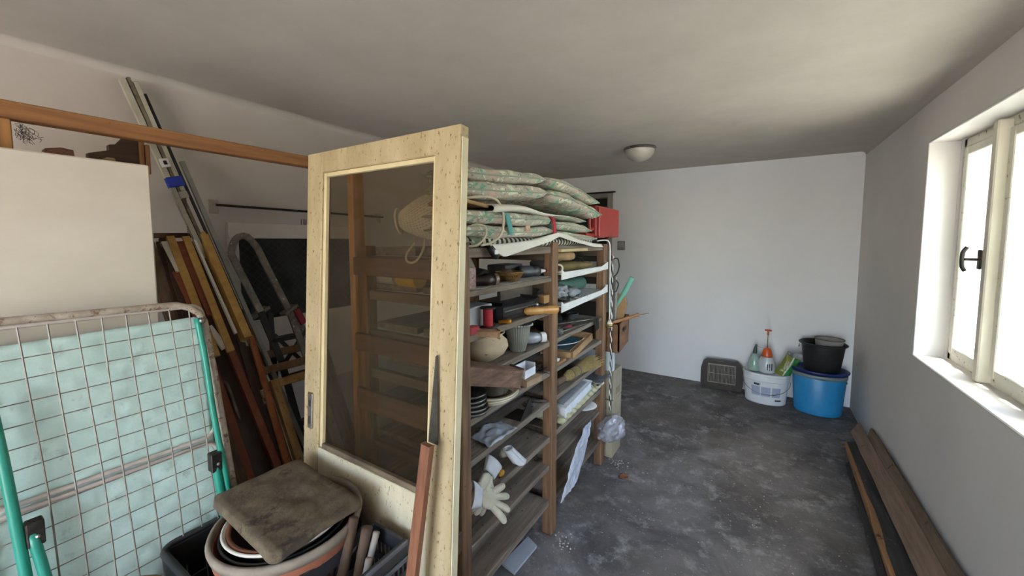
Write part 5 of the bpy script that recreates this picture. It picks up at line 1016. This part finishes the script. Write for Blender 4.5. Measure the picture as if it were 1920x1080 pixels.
# seed bag
t = thing('seed_bag', 'green and olive printed seed bag leaning between bucket and blue tub', 'bag', (.24, 4.42, .295))
c0, ax_ = Vector((.185, 4.40, .30)), Vector((.42, .10, .88)).normalized(); sx_ = Vector((.9, .0, -.43)).normalized()
def sb(u, v, s):
    w_ = .062*(1-.08*math.sin(v*PI)) ; th = .022*math.sin(min(1, v*1.15+.02)*PI)**.6*(1-abs(2*u-1)**3)
    return c0 + ax_*(.235*v) + sx_*((u-.5)*2*w_+.035) + Vector((0, -1, 0))*(th*s+.004*noise.noise(Vector((u*6, v*9, s))))
B().grid(lambda u, v: sb(u, v*.999, 1), 16, 24).grid(lambda u, v: sb(u, v, -1), 16, 24).out('olive_face', M('olive_bag', '6a7030', '83893f', 9, .3, .3), t, smooth=True)
B().grid(lambda u, v: sb(.62+.38*u, .0+.92*v, 1.06)+Vector((0, -.0015, 0)), 10, 24).out('green_band', M('green_bag', '1c6b35', '2f8548', 14, .3, .4, c='b8cfc0', cscale=22, camt=.64), t, smooth=True)
B().grid(lambda u, v: sb(.52+.09*u, .05+.85*v, 1.08)+Vector((0, -.002, 0)), 4, 20).out('white_stripe', M('bag_white', 'b9c4b4', 'c9d2c4', 9, .4, .1), t, smooth=True)
B().grid(lambda u, v: sb(.05+.4*u, .86+.14*v, 1.08)+Vector((0, -.002, 0)), 6, 6).out('black_corner', M('bag_black', '1c241c', '272f27', 9, .4, .1), t, smooth=True)
B().blob(c0+ax_*.235+sx_*.065, (.045, .02, .035), 3, .6, 4, 2).out('clear_top', film, t, smooth=True)
b = B()
for row, (l_, o2) in enumerate(((.09, .008), (.07, -.016))):
    b.tube([c0+ax_*(.07+l_*k/30)+sx_*(.028-o2*1.0+.007*math.sin(k*1.25)*(1.3 if k < 4 else 1))+Vector((0, -.0275, 0)) for k in range(31)], .0016, 5)
b.out('script_lettering', MATS['bag_white'], t)
# blue tub with dark blue lid ring, black bucket, pale bowl
blu = M('blue_plastic', '2380b8', '2d90c8', 6, .4, .03); tc2 = (.50, 4.43)
t = thing('blue_tub', 'bright blue oval tub with dark blue lid in the far right corner', 'tub', (*tc2, 0))
o = B().lathe([(0, 0), (.165, 0), (.175, .01), (.196, .33), (.19, .34), (0, .34)], (*tc2, 0), 48, sx=1, sy=.8).out('body', blu, t, smooth=True); smooth_by_angle(o, 30)
B().lathe([(.190, .335), (.202, .335), (.204, .365), (.192, .37), (.19, .335)], (*tc2, 0), 48, sx=1, sy=.8).out('grey_rim', M('grey_rim', '6e7c80', '808d90', 6, .4, 0), t, smooth=True)
o = B().lathe([(0, .355), (.17, .355), (.178, .372), (.198, .372), (.214, .385), (.216, .398), (.205, .404), (.18, .392), (.165, .385), (0, .385)], (*tc2, 0), 48, sx=1, sy=.8).out('lid', M('navy_lid', '17265c', '20306e', 6, .35, .03), t, smooth=True)
for a in (-.5, PI+.5): B().tube(arc((tc2[0]+.21*math.cos(a), tc2[1]+.17*math.sin(a), .335), .022, 0, PI, 8, (0, 1, 0), (0, 0, -1)), .003, 6).out('handle_ring', steel, t)
bc = (.515, 4.42); t = thing('black_bucket', 'black bucket standing on the blue tub', 'bucket', (*bc, .405)) 
o = B().lathe([(0, 0), (.125, 0), (.13, .008), (.158, .235), (.176, .242), (.178, .252), (.168, .258), (.155, .245), (.12, .02), (0, .02)], (*bc, .386), 44, sy=.9).out('body', black_pl, t, smooth=True); smooth_by_angle(o, 40)
B().tube(arc((bc[0]-.17, bc[1]-.02, .61), .025, 0, PI, 8, (0, 1, 0), (-.3, 0, -1)), .003, 6).out('handle', steel, t)
wc = (.555, 4.42, .60); t = thing('pale_bowl', 'pale grey bowl sitting inside the black bucket', 'bowl', wc)
B().lathe([(0, -.1), (.08, -.1), (.095, .0), (.102, .072), (.108, .078), (.104, .082), (.097, .07), (.088, 0), (0, -.09)], wc, 36, (.04, .0, 1)).out('bowl_body', M('grey_enamel', '97958c', 'a9a79e', 8, .5, .1), t, smooth=True)
B().lathe([(.1, .075), (.109, .076), (.109, .083), (.1, .083), (.1, .075)], wc, 36, (.04, .0, 1)).out('dark_rim', grey_d, t, smooth=True)
b = B()
for k in range(260):
    z = R.choice(LV[3:]); x, y = R.uniform(-1.10, -.89), R.uniform(1.12, 2.5)
    if 1.755 < y < 1.835: continue
    if z < .5 and y > 1.8: continue
    s_ = R.uniform(.0015, .005); b.blob((x, y, z+s_*.4), (s_*R.uniform(.6, 2), s_*R.uniform(.6, 2), s_*.6), 1, .4)
tag(b.out('shelf_debris', M('debris', '4a3f36', '6b5f53', 40, .9, 0), kind='stuff'), 'fine dirt and chips strewn on the lower shelves of the rack', 'debris')
# ------------------------------------------------------------------ planks on the right
def wp_(lab, A, Bp, C, D, zs, th, m, jit=.006):
    """plank from near end (A left, Bp right) to far end (C left, D right) with heights"""
    nseg = 14
    def g(u, v):
        l = Vector((*A, zs[0])).lerp(Vector((*C, zs[2])), u); r_ = Vector((*Bp, zs[1])).lerp(Vector((*D, zs[3])), u); p = l.lerp(r_, v)
        e = jit*noise.noise(Vector((u*9, v*3, A[0]*50)))*(1 if v in (0, 1) else .3)
        return p+Vector((e, (.02*noise.noise(Vector((v*8, A[0]*9, 0))) if u > .99 else 0), .002*noise.noise(Vector((u*12, v*4, 5)))))
    o = B().grid(g, nseg, 6, th).out('plank', m); return tag(o, lab, 'plank', 'old planks along the right wall')
pk1 = M('brown_plank', '5e5040', '7e6b56', (45, 3, 45), .9, .4, c='3d2f25', cscale=7, camt=.64); pk2 = M('charred_plank', '2c2a29', '45413e', (45, 3, 45), .9, .5, c='5c5752', cscale=18, camt=.62); pk3 = M('pinkish_plank', '746052', '927a67', (45, 3, 45), .85, .4, c='4f3c2e', cscale=5, camt=.66)
wp_('thin dark plank lying outermost on the floor', (.475, 1.2), (.515, 1.2), (.555, 3.40), (.585, 3.42), (.02, .02, .02, .02), .018, pk2)
wp_('narrow orange edged batten beside the charred plank', (.512, 1.2), (.528, 1.2), (.58, 3.62), (.592, 3.64), (.05, .05, .05, .05), .045, M('orange_batten', '86603f', 'a57c55', (45, 3, 45), .85, .3, c='4a3525', cscale=8, camt=.6), .003)
wp_('charred grey black plank lying flat in the middle', (.53, 1.2), (.635, 1.2), (.592, 3.66), (.66, 3.70), (.055, .065, .05, .055), .03, pk2)
wp_('broad pinkish brown plank propped on edge beside the wall', (.638, 1.2), (.722, 1.2), (.655, 3.80), (.72, 3.92), (.11, .18, .085, .13), .028, pk3)
wp_('dark brown plank standing behind, touching the right wall', (.715, 1.2), (.752, 1.2), (.722, 3.66), (.752, 3.70), (.16, .215, .15, .19), .022, pk1)
# support under them, dry leaf, crumbs
t = thing('dry_leaf', 'dry brown leaf with pale stem on the floor beyond the middle post', 'leaf', (-.70, 2.47, .004))
B().grid(lambda u, v: (-.715+.05*u*math.cos(.4)-(v-.5)*.045*math.sin(u*PI), 2.46+.03*u+(v-.5)*.045*math.sin(u*PI), .006+.016*u*(1-u)*4*abs(v-.5)+.006*u), 10, 8, .0008).out('blade', M('dry_leaf', '6e4028', '8a5636', 20, .8, .2), t, smooth=True)
B().tube([(-.675, 2.49, .008), (-.64, 2.475, .004), (-.60, 2.47, .004)], .0013, 5).out('stem', straw, t)
b = B()
for k in range(170):
    x, y = R.uniform(-.83, .45), R.uniform(.9, 4.3); s = R.uniform(.0015, .004); b.blob((x, y, s*.4), (s, s*R.uniform(.7, 1.4), s*.6), 0 or 1, .3)
for k in range(30):
    x, y = -.78+R.gauss(0, .03), 2.62+R.gauss(0, .03); s = R.uniform(.002, .007); b.blob((x, y, s*.4), (s, s, s*.5), 1, .3)
for k in range(26):
    x, y = -.80+R.gauss(0, .02), 1.76+R.gauss(0, .035); s = R.uniform(.002, .006); b.blob((x, y, s*.4), (s, s, s*.5), 1, .3)
tag(b.out('plaster_crumbs', M('plaster_crumb', 'a9a9a6', 'c4c4c0', 9, .9, 0), kind='stuff'), 'pale plaster crumbs scattered over the dark floor', 'crumbs')
for o in bpy.data.objects:
    if '_o' in o: del o['_o']
